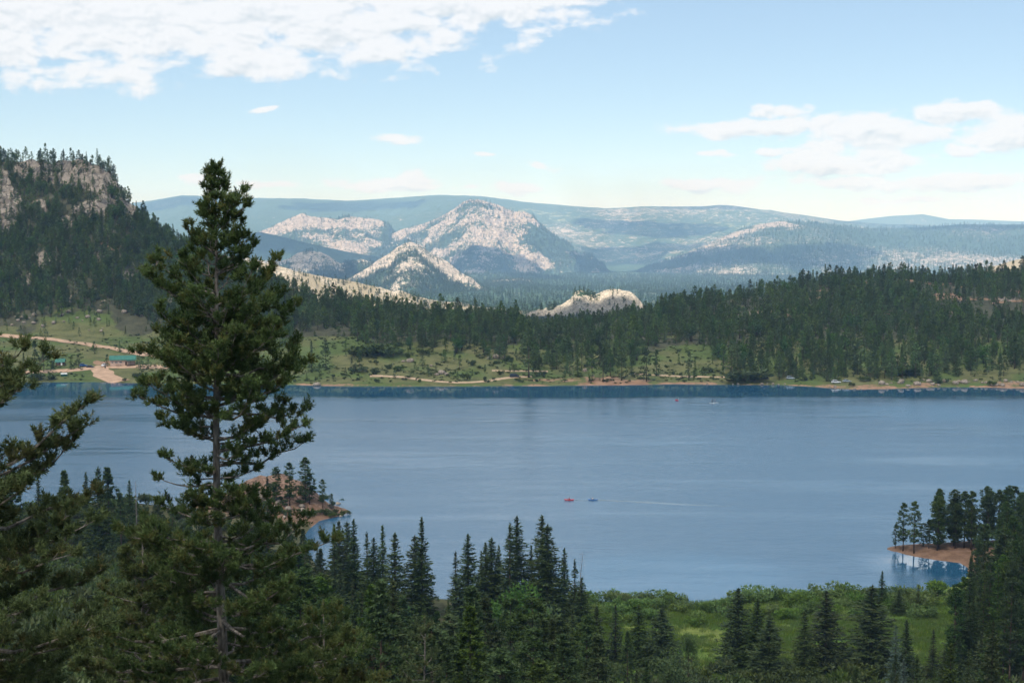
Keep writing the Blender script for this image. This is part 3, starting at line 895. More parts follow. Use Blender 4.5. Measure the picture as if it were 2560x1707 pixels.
def cloud(tx, ty, tz, alt, wx, wy, hz, seed, sub=5, ragged=0.34):
    """a flat-based cloud at a given height whose shade falls round (tx, ty, tz)"""
    k = (alt - tz) / SDIR.z
    c = np.array([tx + SDIR.x * k, ty + SDIR.y * k, alt])
    n1, n2 = 24 * sub // 2, 16 * sub // 2
    th = np.linspace(0, 2 * math.pi, n1, endpoint=False)
    ph = np.linspace(0.02, math.pi - 0.02, n2)
    P, T = np.meshgrid(ph, th, indexing='ij')
    dx_, dy_, dz_ = np.sin(P) * np.cos(T), np.sin(P) * np.sin(T), np.cos(P)
    q = 1 + ragged * fbm(dx_ * 2.2, dy_ * 2.2, dz_ * 2.2, oct=5, seed=seed) + 0.12 * fbm(dx_ * 7, dy_ * 7, dz_ * 7, oct=3, seed=seed + 3, ridged=True)
    zz = np.where(dz_ > 0, dz_ * hz, dz_ * hz * 0.22) * q
    vts = np.stack([dx_ * wx * q, dy_ * wy * q, zz], -1).reshape(-1, 3)
    i = np.arange(n2 - 1)[:, None] * n1 + np.arange(n1)[None, :]
    j = np.arange(n2 - 1)[:, None] * n1 + (np.arange(n1)[None, :] + 1) % n1
    f = np.stack([i, i + n1, j + n1, j], -1).reshape(-1, 4)
    link('cloud', mesh_np('cloud', vts, f, m_cloud, True), kind='structure', loc=c)


m_cloud = MAT['cloud']
cloud(60, 380, 0, 1350, 1750, 1290, 380, 5, 7)
def hit_range(u, v):
    """the nearest mountain surface a pixel looks at"""
    best = None
    for grids in LAYERS.values():
        for X, Y, Z, rk, so, gu_, gv_ in grids:
            d = np.abs(gu_ - u) + np.abs(gv_ - v) * 1.5
            k = np.unravel_index(np.argmin(d), d.shape)
            if d[k] < 9 and (best is None or Y[k] < best[1]):
                best = (X[k], Y[k], Z[k])
    return best or tuple(at_depth(u, v, 9000))


for q, (u, v, wpx, wy) in enumerate([(1520, 556, 70, 300), (1620, 575, 90, 340), (1720, 572, 60, 300), (1560, 640, 80, 500), (1480, 652, 40, 300), (1660, 618, 60, 400), (1690, 664, 90, 330), (1790, 648, 80, 330), (1870, 642, 60, 260),
                                     (1960, 655, 70, 260), (2050, 640, 70, 260), (2130, 628, 50, 160), (1170, 664, 70, 200), (1260, 674, 80, 200), (1340, 692, 50, 130), (800, 628, 70, 220), (890, 630, 60, 220), (640, 592, 60, 250), (710, 602, 60, 200),
                                     (2250, 561, 150, 300), (2420, 557, 120, 300), (420, 512, 90, 500), (900, 515, 120, 500), (1800, 530, 90, 300)]):
    tx, ty, tz = hit_range(u, v)
    cloud(tx, ty, tz, 2400 if ty > 8000 else 1700, wpx * ty / F_PX * 1.15, wy, 150, q + 41, 5, 0.8)


# ------------------------------------------------------------------ trees: shapes
def sprigs(c, d, ln, wd, rng):
    """one elongated, randomly rolled triangle per centre"""
    n = len(c)
    d = d / (np.linalg.norm(d, axis=1, keepdims=True) + 1e-9)
    r = rng.normal(size=(n, 3))
    w = np.cross(d, r)
    w /= np.linalg.norm(w, axis=1, keepdims=True) + 1e-9
    ln, wd = np.broadcast_to(ln, n)[:, None], np.broadcast_to(wd, n)[:, None]
    v = np.stack([c - d * ln * 0.45 + w * wd * 0.5, c - d * ln * 0.45 - w * wd * 0.5, c + d * ln * 0.55], 1).reshape(-1, 3)
    return v, np.arange(3 * n).reshape(-1, 3)


def fol_mesh(name, c, d, ln, wd, tint, rng, mat):
    v, f = sprigs(c, d, ln, wd, rng)
    t = np.repeat(np.clip(tint, 0, 1), 3, axis=0)
    t3 = np.zeros((len(v), 3))
    t3[:, :t.shape[1]] = t
    return mesh_np(name, v, f, mat, False, {'tint': t3})


def spruce_crown(name, Ht, R, seed, mat, step=0.45, leaf=0.55, dens=3.2, base=0.06, power=0.85, gap=0.0):
    rng = np.random.default_rng(seed)
    zl = np.arange(base * Ht, Ht * 0.985, step)
    zb, azs, ls = [], [], []
    ph = rng.random() * 6
    for k, z in enumerate(zl):
        fr = z / Ht
        nb = int(5 + 4 * (1 - fr) + rng.integers(0, 3))
        if rng.random() < gap:
            nb = max(2, nb // 3)
        a = ph + k * 2.4 + np.arange(nb) * 2 * math.pi / nb + rng.normal(0, 0.25, nb)
        rr_ = R * (1 - fr) ** power + 0.12
        if fr < 0.18:
            rr_ *= 0.8 + fr
        l = rr_ * rng.uniform(0.62, 1.15, nb) * (1 + 0.16 * math.sin(z * 1.9 + ph))
        zb.append(np.full(nb, z) + rng.normal(0, step * 0.3, nb)); azs.append(a); ls.append(l)
    zb, azs, ls = map(np.concatenate, (zb, azs, ls))
    cnt = np.maximum(3, (ls / leaf * dens).astype(int))
    i = np.repeat(np.arange(len(zb)), cnt)
    t = rng.random(len(i)) ** 0.72
    L, A, fr = ls[i], azs[i], zb[i] / Ht
    droop = np.interp(fr, [0, 0.5, 0.85, 1], [-0.42, -0.25, 0.12, 0.5])
    rad = t * L
    spread = rng.normal(0, 0.16, len(i)) * L * t
    zc = zb[i] + droop * rad + 0.14 * L * t ** 3 - np.abs(rng.normal(0, 0.10, len(i)))
    c = np.stack([np.cos(A) * rad - np.sin(A) * spread, np.sin(A) * rad + np.cos(A) * spread, zc], 1)
    side = rng.normal(0, 0.75, len(i))
    d = np.stack([np.cos(A + side), np.sin(A + side), droop * 0.8 + rng.normal(0, 0.3, len(i)) + 0.2 * t], 1)
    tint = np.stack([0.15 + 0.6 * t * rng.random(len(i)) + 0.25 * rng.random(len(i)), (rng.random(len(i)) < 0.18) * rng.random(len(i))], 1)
    # leader
    k = 14
    lc = np.stack([rng.normal(0, 0.05, k), rng.normal(0, 0.05, k), Ht - rng.random(k) * step * 3.2], 1)
    c = np.concatenate([c, lc])
    d = np.concatenate([d, np.stack([rng.normal(0, 0.5, k), rng.normal(0, 0.5, k), np.ones(k)], 1)])
    tint = np.concatenate([tint, np.full((k, 2), 0.3)])
    sz = leaf * rng.uniform(0.6, 1.25, len(c))
    return fol_mesh(name, c, d, sz, sz * 0.42, tint, rng, mat)


def pine_crown(name, Ht, R, seed, mat, nclump=60, per=16, leaf=0.6, base=0.3, clump=0.8, flat=0.6, shape=None):
    rng = np.random.default_rng(seed)
    fr = base + (1 - base) * rng.random(nclump) ** 1.05
    fr[:3] = [0.985, 0.95, 0.92]
    xq, yq = shape or ([0, 0.12, 0.35, 0.65, 0.9, 1.0], [0.55, 0.9, 1.0, 0.75, 0.32, 0.08])
    prof = np.interp((fr - base) / (1 - base), xq, yq)
    az = rng.random(nclump) * 2 * math.pi
    lob = 1 + 0.28 * np.sin(az * 2 + rng.random() * 6 + fr * 7) + 0.15 * np.sin(az * 5 + fr * 17)
    rad = R * prof * lob * np.sqrt(rng.uniform(0.15, 1.1, nclump))
    cc = np.stack([np.cos(az) * rad, np.sin(az) * rad, fr * Ht + 0.12 * rad], 1)
    cs = clump * rng.uniform(0.6, 1.35, nclump) * (0.55 + 0.45 * np.clip(prof * 1.3, 0, 1))
    i = np.repeat(np.arange(nclump), per)
    q = rng.normal(size=(len(i), 3))
    q = q / np.linalg.norm(q, axis=1, keepdims=True) * rng.random((len(i), 1)) ** 0.45
    q[:, 2] *= flat
    c = cc[i] + q * cs[i][:, None]
    d = q + np.array([0, 0, 0.35]) + rng.normal(0, 0.4, q.shape)
    tint = np.stack([0.3 + 0.35 * q[:, 2] / flat + 0.4 * rng.random(nclump)[i], (rng.random(len(i)) < 0.2) * rng.random(len(i))], 1)  # upper side of each clump painted lighter, as light from above would leave it
    sz = leaf * rng.uniform(0.7, 1.3, len(i))
    return fol_mesh(name, c, d, sz, sz * 0.5, tint, rng, mat), cc


def trunk_mesh(name, Ht, r0, seed, mat, lean=0.0, n=7, limbs=None, top=0.97):
    rng = np.random.default_rng(seed)
    b = MB()
    zs = np.linspace(0, Ht * top, 7)
    px_ = np.cumsum(rng.normal(0, 0.012 * Ht * (lean + 0.3), 7)) - 0
    px_[0] = 0
    pts = [(px_[k] * 0.35, px_[-k - 1] * 0.0, z) for k, z in enumerate(zs)]
    pts[0] = (pts[0][0], pts[0][1], -0.6)
    b.tube(pts, [max(r0 * (1 - z / Ht) ** 0.8, 0.03) * (1.25 if k == 0 else 1) for k, z in enumerate(zs)], n)
    if limbs is not None:
        for c in limbs:
            z0 = max(c[2] - 0.35 * math.hypot(c[0], c[1]) - 0.3, Ht * 0.12)
            b.tube([(0, 0, z0), (c[0] * 0.5, c[1] * 0.5, z0 + (c[2] - z0) * 0.35), (c[0], c[1], c[2])], [r0 * 0.28 * (1 - z0 / Ht) + 0.02, r0 * 0.16 * (1 - z0 / Ht) + 0.015, 0.012], 4)
    return b.mesh(name, mat, True)


def joined(name, meshes):
    """one mesh from several, material slots kept (for the mass forest)"""
    V, Fc, mi, T = [], [], [], []
    off = 0
    mats = []
    for k, me in enumerate(meshes):
        n = len(me.vertices)
        v = np.empty(n * 3, np.float32); me.vertices.foreach_get('co', v)
        V.append(v.reshape(-1, 3))
        me.calc_loop_triangles()
        f = np.empty(len(me.loop_triangles) * 3, np.int32); me.loop_triangles.foreach_get('vertices', f)
        Fc.append(f.reshape(-1, 3) + off); mi.append(np.full(len(f) // 3, k, np.int32))
        t = np.zeros((n, 3), np.float32)
        if 'tint' in me.attributes:
            a = np.empty(n * 4, np.float32); me.attributes['tint'].data.foreach_get('color', a); t = a.reshape(-1, 4)[:, :3]
        T.append(t)
        mats.append(me.materials[0])
        off += n
    me = mesh_np(name, np.concatenate(V), np.concatenate(Fc), None, False, {'tint': np.concatenate(T)})
    for m_ in mats:
        me.materials.append(m_)
    me.polygons.foreach_set('material_index', np.concatenate(mi))
    return me


REF = 20.0
KINDS = {}


def add_kind(key, crown, trunk):
    KINDS.setdefault(key, []).append((crown, trunk))


for k in range(6):     # spruces of the near shore
    crown = spruce_crown('spruce_crown', REF, (3.3, 2.8, 3.7, 2.6, 3.2, 4.0)[k], 100 + k, MAT['spruce'], 0.44, 0.56, (5.6, 5.0, 5.6, 4.6, 5.2, 5.8)[k], 0.05, (0.8, 0.95, 0.85, 0.9, 1.0, 0.8)[k], (0.05, 0.15, 0.0, 0.25, 0.1, 0.0)[k])
    add_kind('spruce', crown, trunk_mesh('spruce_trunk', REF, 0.24, k, MAT['bark']))
for k in range(2):
    crown = spruce_crown('blue_spruce_crown', REF, (4.4, 3.9)[k], 130 + k, MAT['blue_spruce'], 0.55, 0.6, 3.8, 0.03, 0.8)
    add_kind('blue_spruce', crown, trunk_mesh('spruce_trunk', REF, 0.24, 9 + k, MAT['bark']))
for k in range(5):     # taller pines of the spit and the near slopes
    crown, cc = pine_crown('pine_crown', REF, (2.3, 2.0, 2.6, 2.9, 2.2)[k], 150 + k, MAT['pine'], (125, 110, 135, 140, 115)[k], 34, 0.48, (0.2, 0.22, 0.14, 0.08, 0.16)[k], 0.78, 0.6,
                           ([0, .1, .4, .75, .93, 1], [.5, .85, 1, .8, .45, .1]))
    add_kind('pine', crown, trunk_mesh('pine_trunk', REF, 0.22, 20 + k, MAT['bark'], 0.3, 7, cc[::2]))
for k in range(4):     # denser firs and pines of the lower slope
    crown, cc = pine_crown('fir_crown', REF, (3.8, 3.3, 4.2, 3.6)[k], 170 + k, MAT['pine'], (230, 200, 250, 220)[k], 26, 0.5, 0.05, 0.75, 0.5,
                           ([0, .12, .3, .6, .85, 1], [.85, 1, .85, .5, .2, .04]))
    add_kind('fir', crown, trunk_mesh('fir_trunk', REF, 0.26, 30 + k, MAT['bark'], 0.2, 7, cc[::3]))
for k in range(6):     # pines across the lake
    crown, cc = pine_crown('pine_crown', REF, (3.6, 3.0, 4.2, 3.3, 2.7, 3.9)[k], 190 + k, MAT['far_tree'], (64, 56, 70, 60, 50, 66)[k], 14, 0.95, (0.14, 0.2, 0.1, 0.06, 0.24, 0.08)[k], 1.2, 0.7,
                           ([0, .12, .35, .65, .88, 1], [.7, 1, .95, .68, .34, .06]))
    add_kind('far_pine', crown, trunk_mesh('pine_trunk', REF, 0.28, 40 + k, MAT['bark'], 0.3, 5, cc[::6]))
for k in range(3):
    crown = spruce_crown('fir_crown', REF, (3.6, 3.1, 4.2)[k], 210 + k, MAT['far_tree'], 0.95, 1.15, 2.2, 0.06, 0.85)
    add_kind('far_fir', crown, trunk_mesh('fir_trunk', REF, 0.26, 50 + k, MAT['bark'], n=5))
LOW = []
for k in range(4):     # specks on the mountains
    if k % 2:
        c_, _ = pine_crown('far_conifer', REF, 4.6, 230 + k, MAT['mountain_tree'], 14, 4, 3.4, 0.1, 2.0, 0.8)
    else:
        c_ = spruce_crown('far_conifer', REF, 4.6, 230 + k, MAT['mountain_tree'], 3.2, 3.2, 1.4, 0.03, 0.8)
    LOW.append(c_)


def leafy(name, R, Ht, seed, mat, n, leaf, lobes=7):
    """rounded bush or broad-leaved crown made of leaf clumps, foot at z = 0"""
    rng = np.random.default_rng(seed)
    lc = np.stack([rng.normal(0, 0.42, lobes) * R, rng.normal(0, 0.42, lobes) * R, Ht * rng.uniform(0.3, 0.72, lobes)], 1)
    lr = np.stack([R * rng.uniform(0.35, 0.62, lobes)] * 2 + [Ht * rng.uniform(0.22, 0.34, lobes)], 1)
    i = rng.integers(0, lobes, n)
    q = rng.normal(size=(n, 3))
    q = q / np.linalg.norm(q, axis=1, keepdims=True) * rng.random((n, 1)) ** 0.28
    c = lc[i] + q * lr[i]
    c[:, 2] = np.abs(c[:, 2])
    d = q + np.array([0, 0, 0.6]) + rng.normal(0, 0.5, q.shape)
    tint = np.stack([0.35 + 0.3 * q[:, 2] + 0.35 * rng.random(n), (rng.random(n) < 0.25) * rng.random(n)], 1)  # lobe tops lighter, undersides darker: overhead light put into the leaf colour
    sz = leaf * rng.uniform(0.6, 1.3, n)
    return fol_mesh(name, c, d, sz, sz * 0.55, tint, rng, mat), lc


def stems_mesh(name, lc, mat, r=0.05, z0=-0.3):
    b = MB()
    for c in lc:
        b.tube([(c[0] * 0.15, c[1] * 0.15, z0), (c[0] * 0.6, c[1] * 0.6, c[2] * 0.55), tuple(c)], [r, r * 0.7, r * 0.3], 4)
    return b.mesh(name, mat)


WILLOW, ASPEN, SHRUB = [], [], []
for k in range(5):
    me, lc = leafy('willow_leaves', 2.6, 2.9, 300 + k, MAT['willow'], 900, 0.42, 8)
    WILLOW.append((me, stems_mesh('willow_stems', lc, MAT['bark'])))
for k in range(3):
    me, lc = leafy('leaf_crown', 3.0, 10.0, 320 + k, MAT['aspen'], 2000, 0.45, 11)
    ASPEN.append((me, stems_mesh('stem', lc, MAT['bark'], 0.12)))
for k in range(3):
    me, lc = leafy('shrub_leaves', 1.8, 2.2, 340 + k, MAT['shrub'], 300, 0.55, 6)
    SHRUB.append((me, stems_mesh('shrub_stems', lc, MAT['bark'])))

RNG = np.random.default_rng(7)
ORD = ['first', 'second', 'third', 'fourth', 'fifth', 'sixth', 'seventh', 'eighth', 'ninth', 'tenth', 'eleventh', 'twelfth', 'thirteenth', 'fourteenth', 'fifteenth',
       'sixteenth', 'seventeenth', 'eighteenth', 'nineteenth', 'twentieth']
ORD += ['twenty-' + q for q in ORD[:9]] + ['thirtieth'] + ['thirty-' + q for q in ORD[:9]] + ['fortieth'] + ['forty-' + q for q in ORD[:9]] + ['fiftieth'] + ['fifty-' + q for q in ORD[:9]]
NAMES = {'spruce': 'spruce_tree', 'blue_spruce': 'blue_spruce_tree', 'pine': 'pine_tree', 'fir': 'fir_tree', 'far_pine': 'pine_tree', 'far_fir': 'fir_tree'}


def tree(kind, loc, height, label, group, var=None, rotz=None, width=1.0, name=None):
    vs_ = KINDS[kind]
    var = int(RNG.integers(len(vs_))) if var is None else var % len(vs_)
    crown, trunk = vs_[var]
    rz = float(RNG.random() * 6.28) if rotz is None else rotz
    k = height / REF
    o = thing(name or NAMES[kind], label, 'tree', loc, rz, group, (k * width, k * width, k))
    link('trunk', trunk, o)
    link('crown', crown, o)
    return o


def near_tree(kind, u, v, Y, label, group, var=None, width=1.0, hmin=2.0):
    """tip at pixel (u, v), rooted on the near ground at depth Y"""
    p = at_depth(u, v, Y)
    z = float(z_near(np.array([p[0]]), np.array([Y]))[0])
    return tree(kind, (p[0], Y, z - 0.1), max(p[2] - z, hmin), label, group, var, None, width)


# ------------------------------------------------------------------ foreground pines, needle by needle
def needle_tufts(P, D, rng, size=1.0, per=26):
    """bottle-brush tufts: P tips, D directions"""
    n = len(P)
    D = D / (np.linalg.norm(D, axis=1, keepdims=True) + 1e-9)
    i = np.repeat(np.arange(n), per)
    a = D[i]
    r = rng.normal(size=(n * per, 3))
    r = r - (r * a).sum(1, keepdims=True) * a
    r /= np.linalg.norm(r, axis=1, keepdims=True) + 1e-9
    t = rng.random((n * per, 1))
    base = P[i] - a * (0.17 * size * (1 - t))
    d = a * (0.35 + 0.75 * t ** 2) + r * (0.9 - 0.35 * t)
    ln = size * rng.uniform(0.065, 0.11, n * per)
    d /= np.linalg.norm(d, axis=1, keepdims=True)
    c = base + d * (ln * 0.45)[:, None]
    return c, d, ln, i


def bent(p0, p1, sag, rng, n=6):
    """a limb leaving the trunk flat and turning up to its tip"""
    p0, p1 = np.asarray(p0, float), np.asarray(p1, float)
    h = p1 - p0
    L = np.linalg.norm(h[:2]) + 1e-6
    c = p0 + np.array([h[0] * 0.6, h[1] * 0.6, h[2] * 0.5 - sag * L])
    t = np.linspace(0, 1, n)[:, None]
    pts = (1 - t) ** 2 * p0 + 2 * t * (1 - t) * c + t ** 2 * p1
    w = rng.normal(0, 0.022, (n, 3)) * L
    w[0] = w[-1] = 0
    return pts + w


def big_pine(label, trunk_u, top_v, Y, env, gaps=(), per_m=7.5, seed=1, extra=(), trunk_r=0.19, zmin=None, size=1.12, twig_gap=0.16, per=17, lean_u=0.0, reach=0.95, depth_k=0.85, clump_k=1.0):
    rng = np.random.default_rng(seed)
    px_m = Y / F_PX
    bx = float(slopes(trunk_u, 1000)[0]) * Y
    bz = float(z_near(np.array([bx]), np.array([Y]))[0])
    zt = at_depth(trunk_u, top_v, Y)[2]
    root = thing('pine_tree', label, 'tree', (bx, Y, bz), 0, 'pines in the foreground')
    zf = lambda v: at_depth(trunk_u, v, Y)[2]
    ev = np.array([(zf(v), l * px_m, r * px_m) for v, l, r in env])[::-1]
    Ht = zt - bz
    zmin = zf(1760) if zmin is None else zmin

    def axis(z):
        q = (z - bz) / Ht
        return np.array([bx + lean_u * px_m * q + 0.05 * math.sin(q * 9), Y + 0.06 * math.sin(q * 7), z])

    def rad(z):
        return max(trunk_r * (1 - (z - bz) / Ht) ** 0.75, 0.012)
    org = np.array([bx, Y, bz])
    zs = np.linspace(bz - 0.4, zt - 0.05, 22)
    b = MB().tube([axis(z) - org for z in zs], [rad(z) for z in zs], 9)
    link('trunk', b.mesh('trunk', MAT['bark_grey'], True), root)
    limbs = []
    z = zt - 0.15
    k = 0
    while z > zmin:
        v_now = CY - F_PX * math.tan(math.atan((z - H) / Y) + PITCH)
        dens = per_m
        for (g0, g1, kf) in gaps:
            if g0 < v_now < g1:
                dens *= kf
        z -= rng.exponential(1.0 / dens) * 0.7 + 0.3 / dens
        az = k * 2.39996 + rng.normal(0, 0.35)
        k += 1
        cx_, cy_ = math.cos(az), math.sin(az)
        le, ri = np.interp(z, ev[:, 0], ev[:, 1]), np.interp(z, ev[:, 0], ev[:, 2])
        side = ri if cx_ > 0 else le
        L = (abs(cx_) * side + abs(cy_) * 0.5 * (le + ri) * depth_k) * rng.uniform(0.5, 1.1) * (0.84 + 0.34 * float(vnoise(np.array([z * 1.1]), np.array([math.cos(az) * 1.3]), np.array([math.sin(az) * 1.3]), seed=seed)[0])) * reach * 1.08
        f = (zt - z) / Ht
        up = np.interp(f, [0, 0.1, 0.35, 0.7, 1], [1.3, 0.75, 0.34, 0.14, 0.06]) * rng.uniform(0.6, 1.3)
        tip = np.array([axis(z)[0] + cx_ * L, Y + cy_ * L, z])
        za = max(z - up * L, bz + 1)
        limbs.append((axis(za), tip, 0.12 + 0.2 * rng.random(), rng.uniform(0.16, 0.45)))
    for (u0, v0, u1, v1, dy, bare) in extra:
        p0 = at_depth(u0, v0, Y)
        if abs(u0 - trunk_u) < 40:
            p0 = axis(p0[2])
        p1 = at_depth(u1, v1, Y + dy)
        limbs.append((p0, p1, 0.10, bare))
    tp, td, tt = [], [], []
    for (p0, p1, sag, bare) in limbs:
        pts = bent(p0, p1, sag, rng)
        L = np.linalg.norm(np.diff(pts, axis=0), axis=1).sum()
        r0 = min(0.012 + 0.015 * L, rad(p0[2]) * 0.6)
        mb = MB().tube([p - org for p in pts], np.linspace(r0, 0.006, len(pts)), 5)
        nt_ = max(1, int(L * (1 - bare) / twig_gap))
        cum = np.concatenate([[0], np.cumsum(np.linalg.norm(np.diff(pts, axis=0), axis=1))]) / L
        for q in range(nt_ + 1):
            t = min(bare + (1 - bare) * (q + rng.random() * 0.5) / (nt_ + 0.5), 1.0) if q < nt_ else 1.0
            p = np.array([np.interp(t, cum, pts[:, a]) for a in range(3)])
            d0 = np.array([np.interp(min(t + 0.1, 1), cum, pts[:, a]) - np.interp(max(t - 0.1, 0), cum, pts[:, a]) for a in range(3)])
            d0 /= np.linalg.norm(d0) + 1e-9
            for sgn in ((-1, 1) if q < nt_ else (0,)):
                if sgn and rng.random() < 0.16:
                    continue
                sidev = np.cross(d0, (0, 0, 1)) * sgn
                dd = d0 * rng.uniform(0.2, 0.9) + sidev * rng.uniform(0.4, 1.1) + np.array([0, 0, rng.uniform(-0.1, 0.8)])
                dd /= np.linalg.norm(dd)
                tl_ = rng.uniform(0.12, 0.62) * (1.2 - 0.6 * t) * min(1.0, 0.35 + L * 0.4) * (sgn != 0)
                e = p + dd * tl_
                if tl_ > 0.12:
                    mb.tube([p - org, e - org], [0.007, 0.004], 3)
                # a rounded clump of needle tufts at the twig's end
                nn = int(rng.integers(7, 13) * clump_k * min(1.0, 0.5 + 0.5 * L))
                cr = (0.11 + 0.12 * rng.random()) * size * min(1.0, 0.6 + 0.4 * L)
                tone, warm = rng.random() ** 1.3, (rng.random() < 0.45) * rng.random()
                for w in range(max(3, nn)):
                    o_ = rng.normal(0, 1, 3)
                    o_ = o_ / np.linalg.norm(o_)
                    o_ = o_ + dd * 0.7 + np.array([0, 0, 0.55])
                    o_ /= np.linalg.norm(o_)
                    tp.append(e + o_ * cr * rng.uniform(0.5, 1.25))
                    td.append(o_ + np.array([0, 0, 0.25]))
                    tt.append((0.12 + 0.62 * tone + 0.22 * rng.random() + 0.12 * o_[2], warm * rng.random()))  # upward tufts get a lighter tint: top light put into the needle colour
        link('branch', mb.mesh('branch', MAT['bark_grey']), root)
    # leading shoot
    for w in range(10):
        tp.append(axis(zt - 0.05 * w) + rng.normal(0, 0.02, 3)); td.append(np.array([rng.normal(0, 0.4), rng.normal(0, 0.4), 1.0])); tt.append((0.6, 0.3 * rng.random()))
    tp, td, tt = np.array(tp), np.array(td), np.array(tt)
    c, d, ln, i = needle_tufts(tp, td, rng, size, per)
    t2 = tt[i] + np.stack([rng.normal(0, 0.1, len(i)), np.zeros(len(i))], 1)
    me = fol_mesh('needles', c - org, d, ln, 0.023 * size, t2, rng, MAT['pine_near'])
    fo = link('needles', me, root, kind='stuff')
    return root, len(tp)


ENV_MAIN = [(405, 6, 6), (440, 24, 26), (490, 36, 56), (545, 68, 80), (585, 85, 96), (640, 130, 118), (700, 185, 148), (760, 192, 175), (820, 205, 190), (870, 218, 215),
            (925, 200, 228), (965, 150, 150), (1000, 160, 160), (1040, 150, 225), (1100, 130, 215), (1150, 125, 165), (1200, 135, 185), (1260, 140, 200), (1320, 250, 215), (1380, 235, 235),
            (1440, 255, 290), (1500, 280, 300), (1560, 300, 330), (1620, 320, 370), (1700, 340, 390), (1780, 350, 390)]
_, n_t = big_pine('tall shaggy pine with a grey trunk standing left of centre in the foreground', 543, 405, 40.0, ENV_MAIN, gaps=[(950, 1170, 0.3), (380, 640, 1.2), (1170, 1800, 0.62)], per_m=18.0, seed=3,
         extra=[(543, 735, 384, 650, 0.3, 0.45), (543, 790, 365, 690, -0.4, 0.4), (540, 1045, 335, 985, 0.2, 0.45), (543, 1030, 775, 1020, 0.4, 0.4), (543, 1130, 760, 1060, -0.5, 0.35),
                (543, 820, 700, 640, 0.3, 0.4), (543, 930, 780, 905, 0.5, 0.4), (543, 880, 350, 880, -0.3, 0.4), (543, 1100, 395, 1040, -0.2, 0.4), (543, 1385, 285, 1320, -0.6, 0.5), (543, 1420, 850, 1345, 0.3, 0.45),
                (543, 1680, 925, 1610, -0.8, 0.45), (543, 560, 610, 480, 0.1, 0.3), (543, 575, 625, 505, -0.3, 0.3), (543, 1210, 390, 1190, 0.0, 0.9)])
print('tufts main', n_t)
ENV_L = [(600, 60, 60), (700, 120, 130), (780, 160, 205), (850, 190, 228), (950, 200, 240), (1050, 180, 215), (1090, 160, 160), (1130, 160, 200), (1200, 200, 380), (1300, 220, 420), (1400, 230, 420), (1500, 240, 410), (1600, 250, 410), (1780, 250, 410)]
big_pine('dark pine cut off by the left edge with bare grey limbs sweeping right', -170, 470, 30.0, ENV_L, gaps=[(1085, 1150, 0.3), (400, 700, 0.5)], per_m=13.0, seed=8, depth_k=0.7,
         extra=[(-150, 1260, 228, 1000, -0.5, 0.42), (-150, 1330, 250, 1230, 0.3, 0.5), (-150, 1420, 240, 1300, -0.3, 0.5), (-150, 1300, 190, 1090, 0.2, 0.4), (-150, 1520, 260, 1420, 0.4, 0.55), (-150, 1460, 200, 1380, -0.6, 0.5), (-150, 980, 62, 870, 0.2, 0.35), (-150, 1240, 215, 1060, 0.0, 0.5), (-150, 1620, 260, 1560, -0.4, 0.5)])
ENV_S = [(1290, 8, 8), (1340, 50, 50), (1400, 90, 90), (1500, 140, 140), (1600, 170, 180), (1780, 210, 220)]
big_pine('bushy young pine between the left edge pine and the tall pine', 345, 1300, 55.0, ENV_S, per_m=9.0, seed=12, trunk_r=0.14, size=1.4)
big_pine('low bushy pine crown at the bottom edge right of the tall pine', 800, 1500, 52.0, [(1500, 10, 10), (1540, 60, 50), (1600, 110, 90), (1700, 160, 130), (1780, 190, 150)], per_m=9.0, seed=14, trunk_r=0.13, size=1.4)
big_pine('thin olive young pine with its straight trunk showing at the bottom edge', 1058, 1535, 110.0, [(1535, 8, 8), (1570, 32, 30), (1620, 48, 46), (1680, 62, 60), (1780, 75, 70)], per_m=3.2, seed=15, trunk_r=0.16, per=18, size=1.8, twig_gap=0.4)

# ------------------------------------------------------------------ conifers of the near shore
TOPS_A = [(835, 1306, 300), (847, 1299, 310), (867, 1301, 318), (884, 1295, 305), (917, 1327, 312), (934, 1342, 296), (956, 1310, 305), (987, 1329, 290), (1037, 1335, 300), (1054, 1290, 296),
          (1139, 1375, 298), (1170, 1333, 295), (1203, 1374, 305), (1214, 1352, 300), (1229, 1342, 303), (1247, 1360, 306), (1275, 1306, 295), (1292, 1288, 300), (1328, 1360, 302),
          (1355, 1284, 297), (1369, 1308, 292), (1411, 1367, 290), (1437, 1396, 287), (1455, 1440, 284)]
for k, (u, v, Y) in enumerate(TOPS_A):
    p = at_depth(u, v, Y)
    if sd_near(np.array([p[0]]), np.array([Y]))[0] < 2:
        while sd_near(np.array([float(slopes(u, v)[0]) * Y]), np.array([Y]))[0] < 3 and Y > 240:
            Y -= 4
    near_tree('spruce', u, v, Y, 'dark spruce with its tip against the water, %s from left of the shore row' % ORD[k], 'spruces in front of the lake', (k * 5 + 1) % 6, width=1.25 + 0.15 * (k % 3))
TOPS_B = [(1492, 1512, 262, 0.95), (1539, 1509, 264, 1.0), (1597, 1509, 262, 1.05), (1655, 1516, 260, 1.35), (1846, 1467, 262, 1.15), (1894, 1492, 258, 1.15), (1924, 1533, 250, 1.25), (2013, 1526, 252, 1.05),
          (2067, 1474, 258, 1.2), (2181, 1460, 256, 1.35), (2206, 1425, 305, 1.0), (2248, 1472, 300, 1.25), (2267, 1546, 240, 1.0), (2296, 1459, 303, 0.8), (2334, 1570, 246, 0.85), (2404, 1523, 250, 1.15)]
for k, (u, v, Y, w) in enumerate(TOPS_B):
    near_tree('spruce', u, v, Y, 'spruce standing before the bright green meadow, %s from the left' % ORD[k], 'spruces along the meadow', (0, 3, 2, 5, 2, 4, 5, 0, 2, 5, 1, 2, 4, 3, 3, 2)[k], width=w * 1.75)
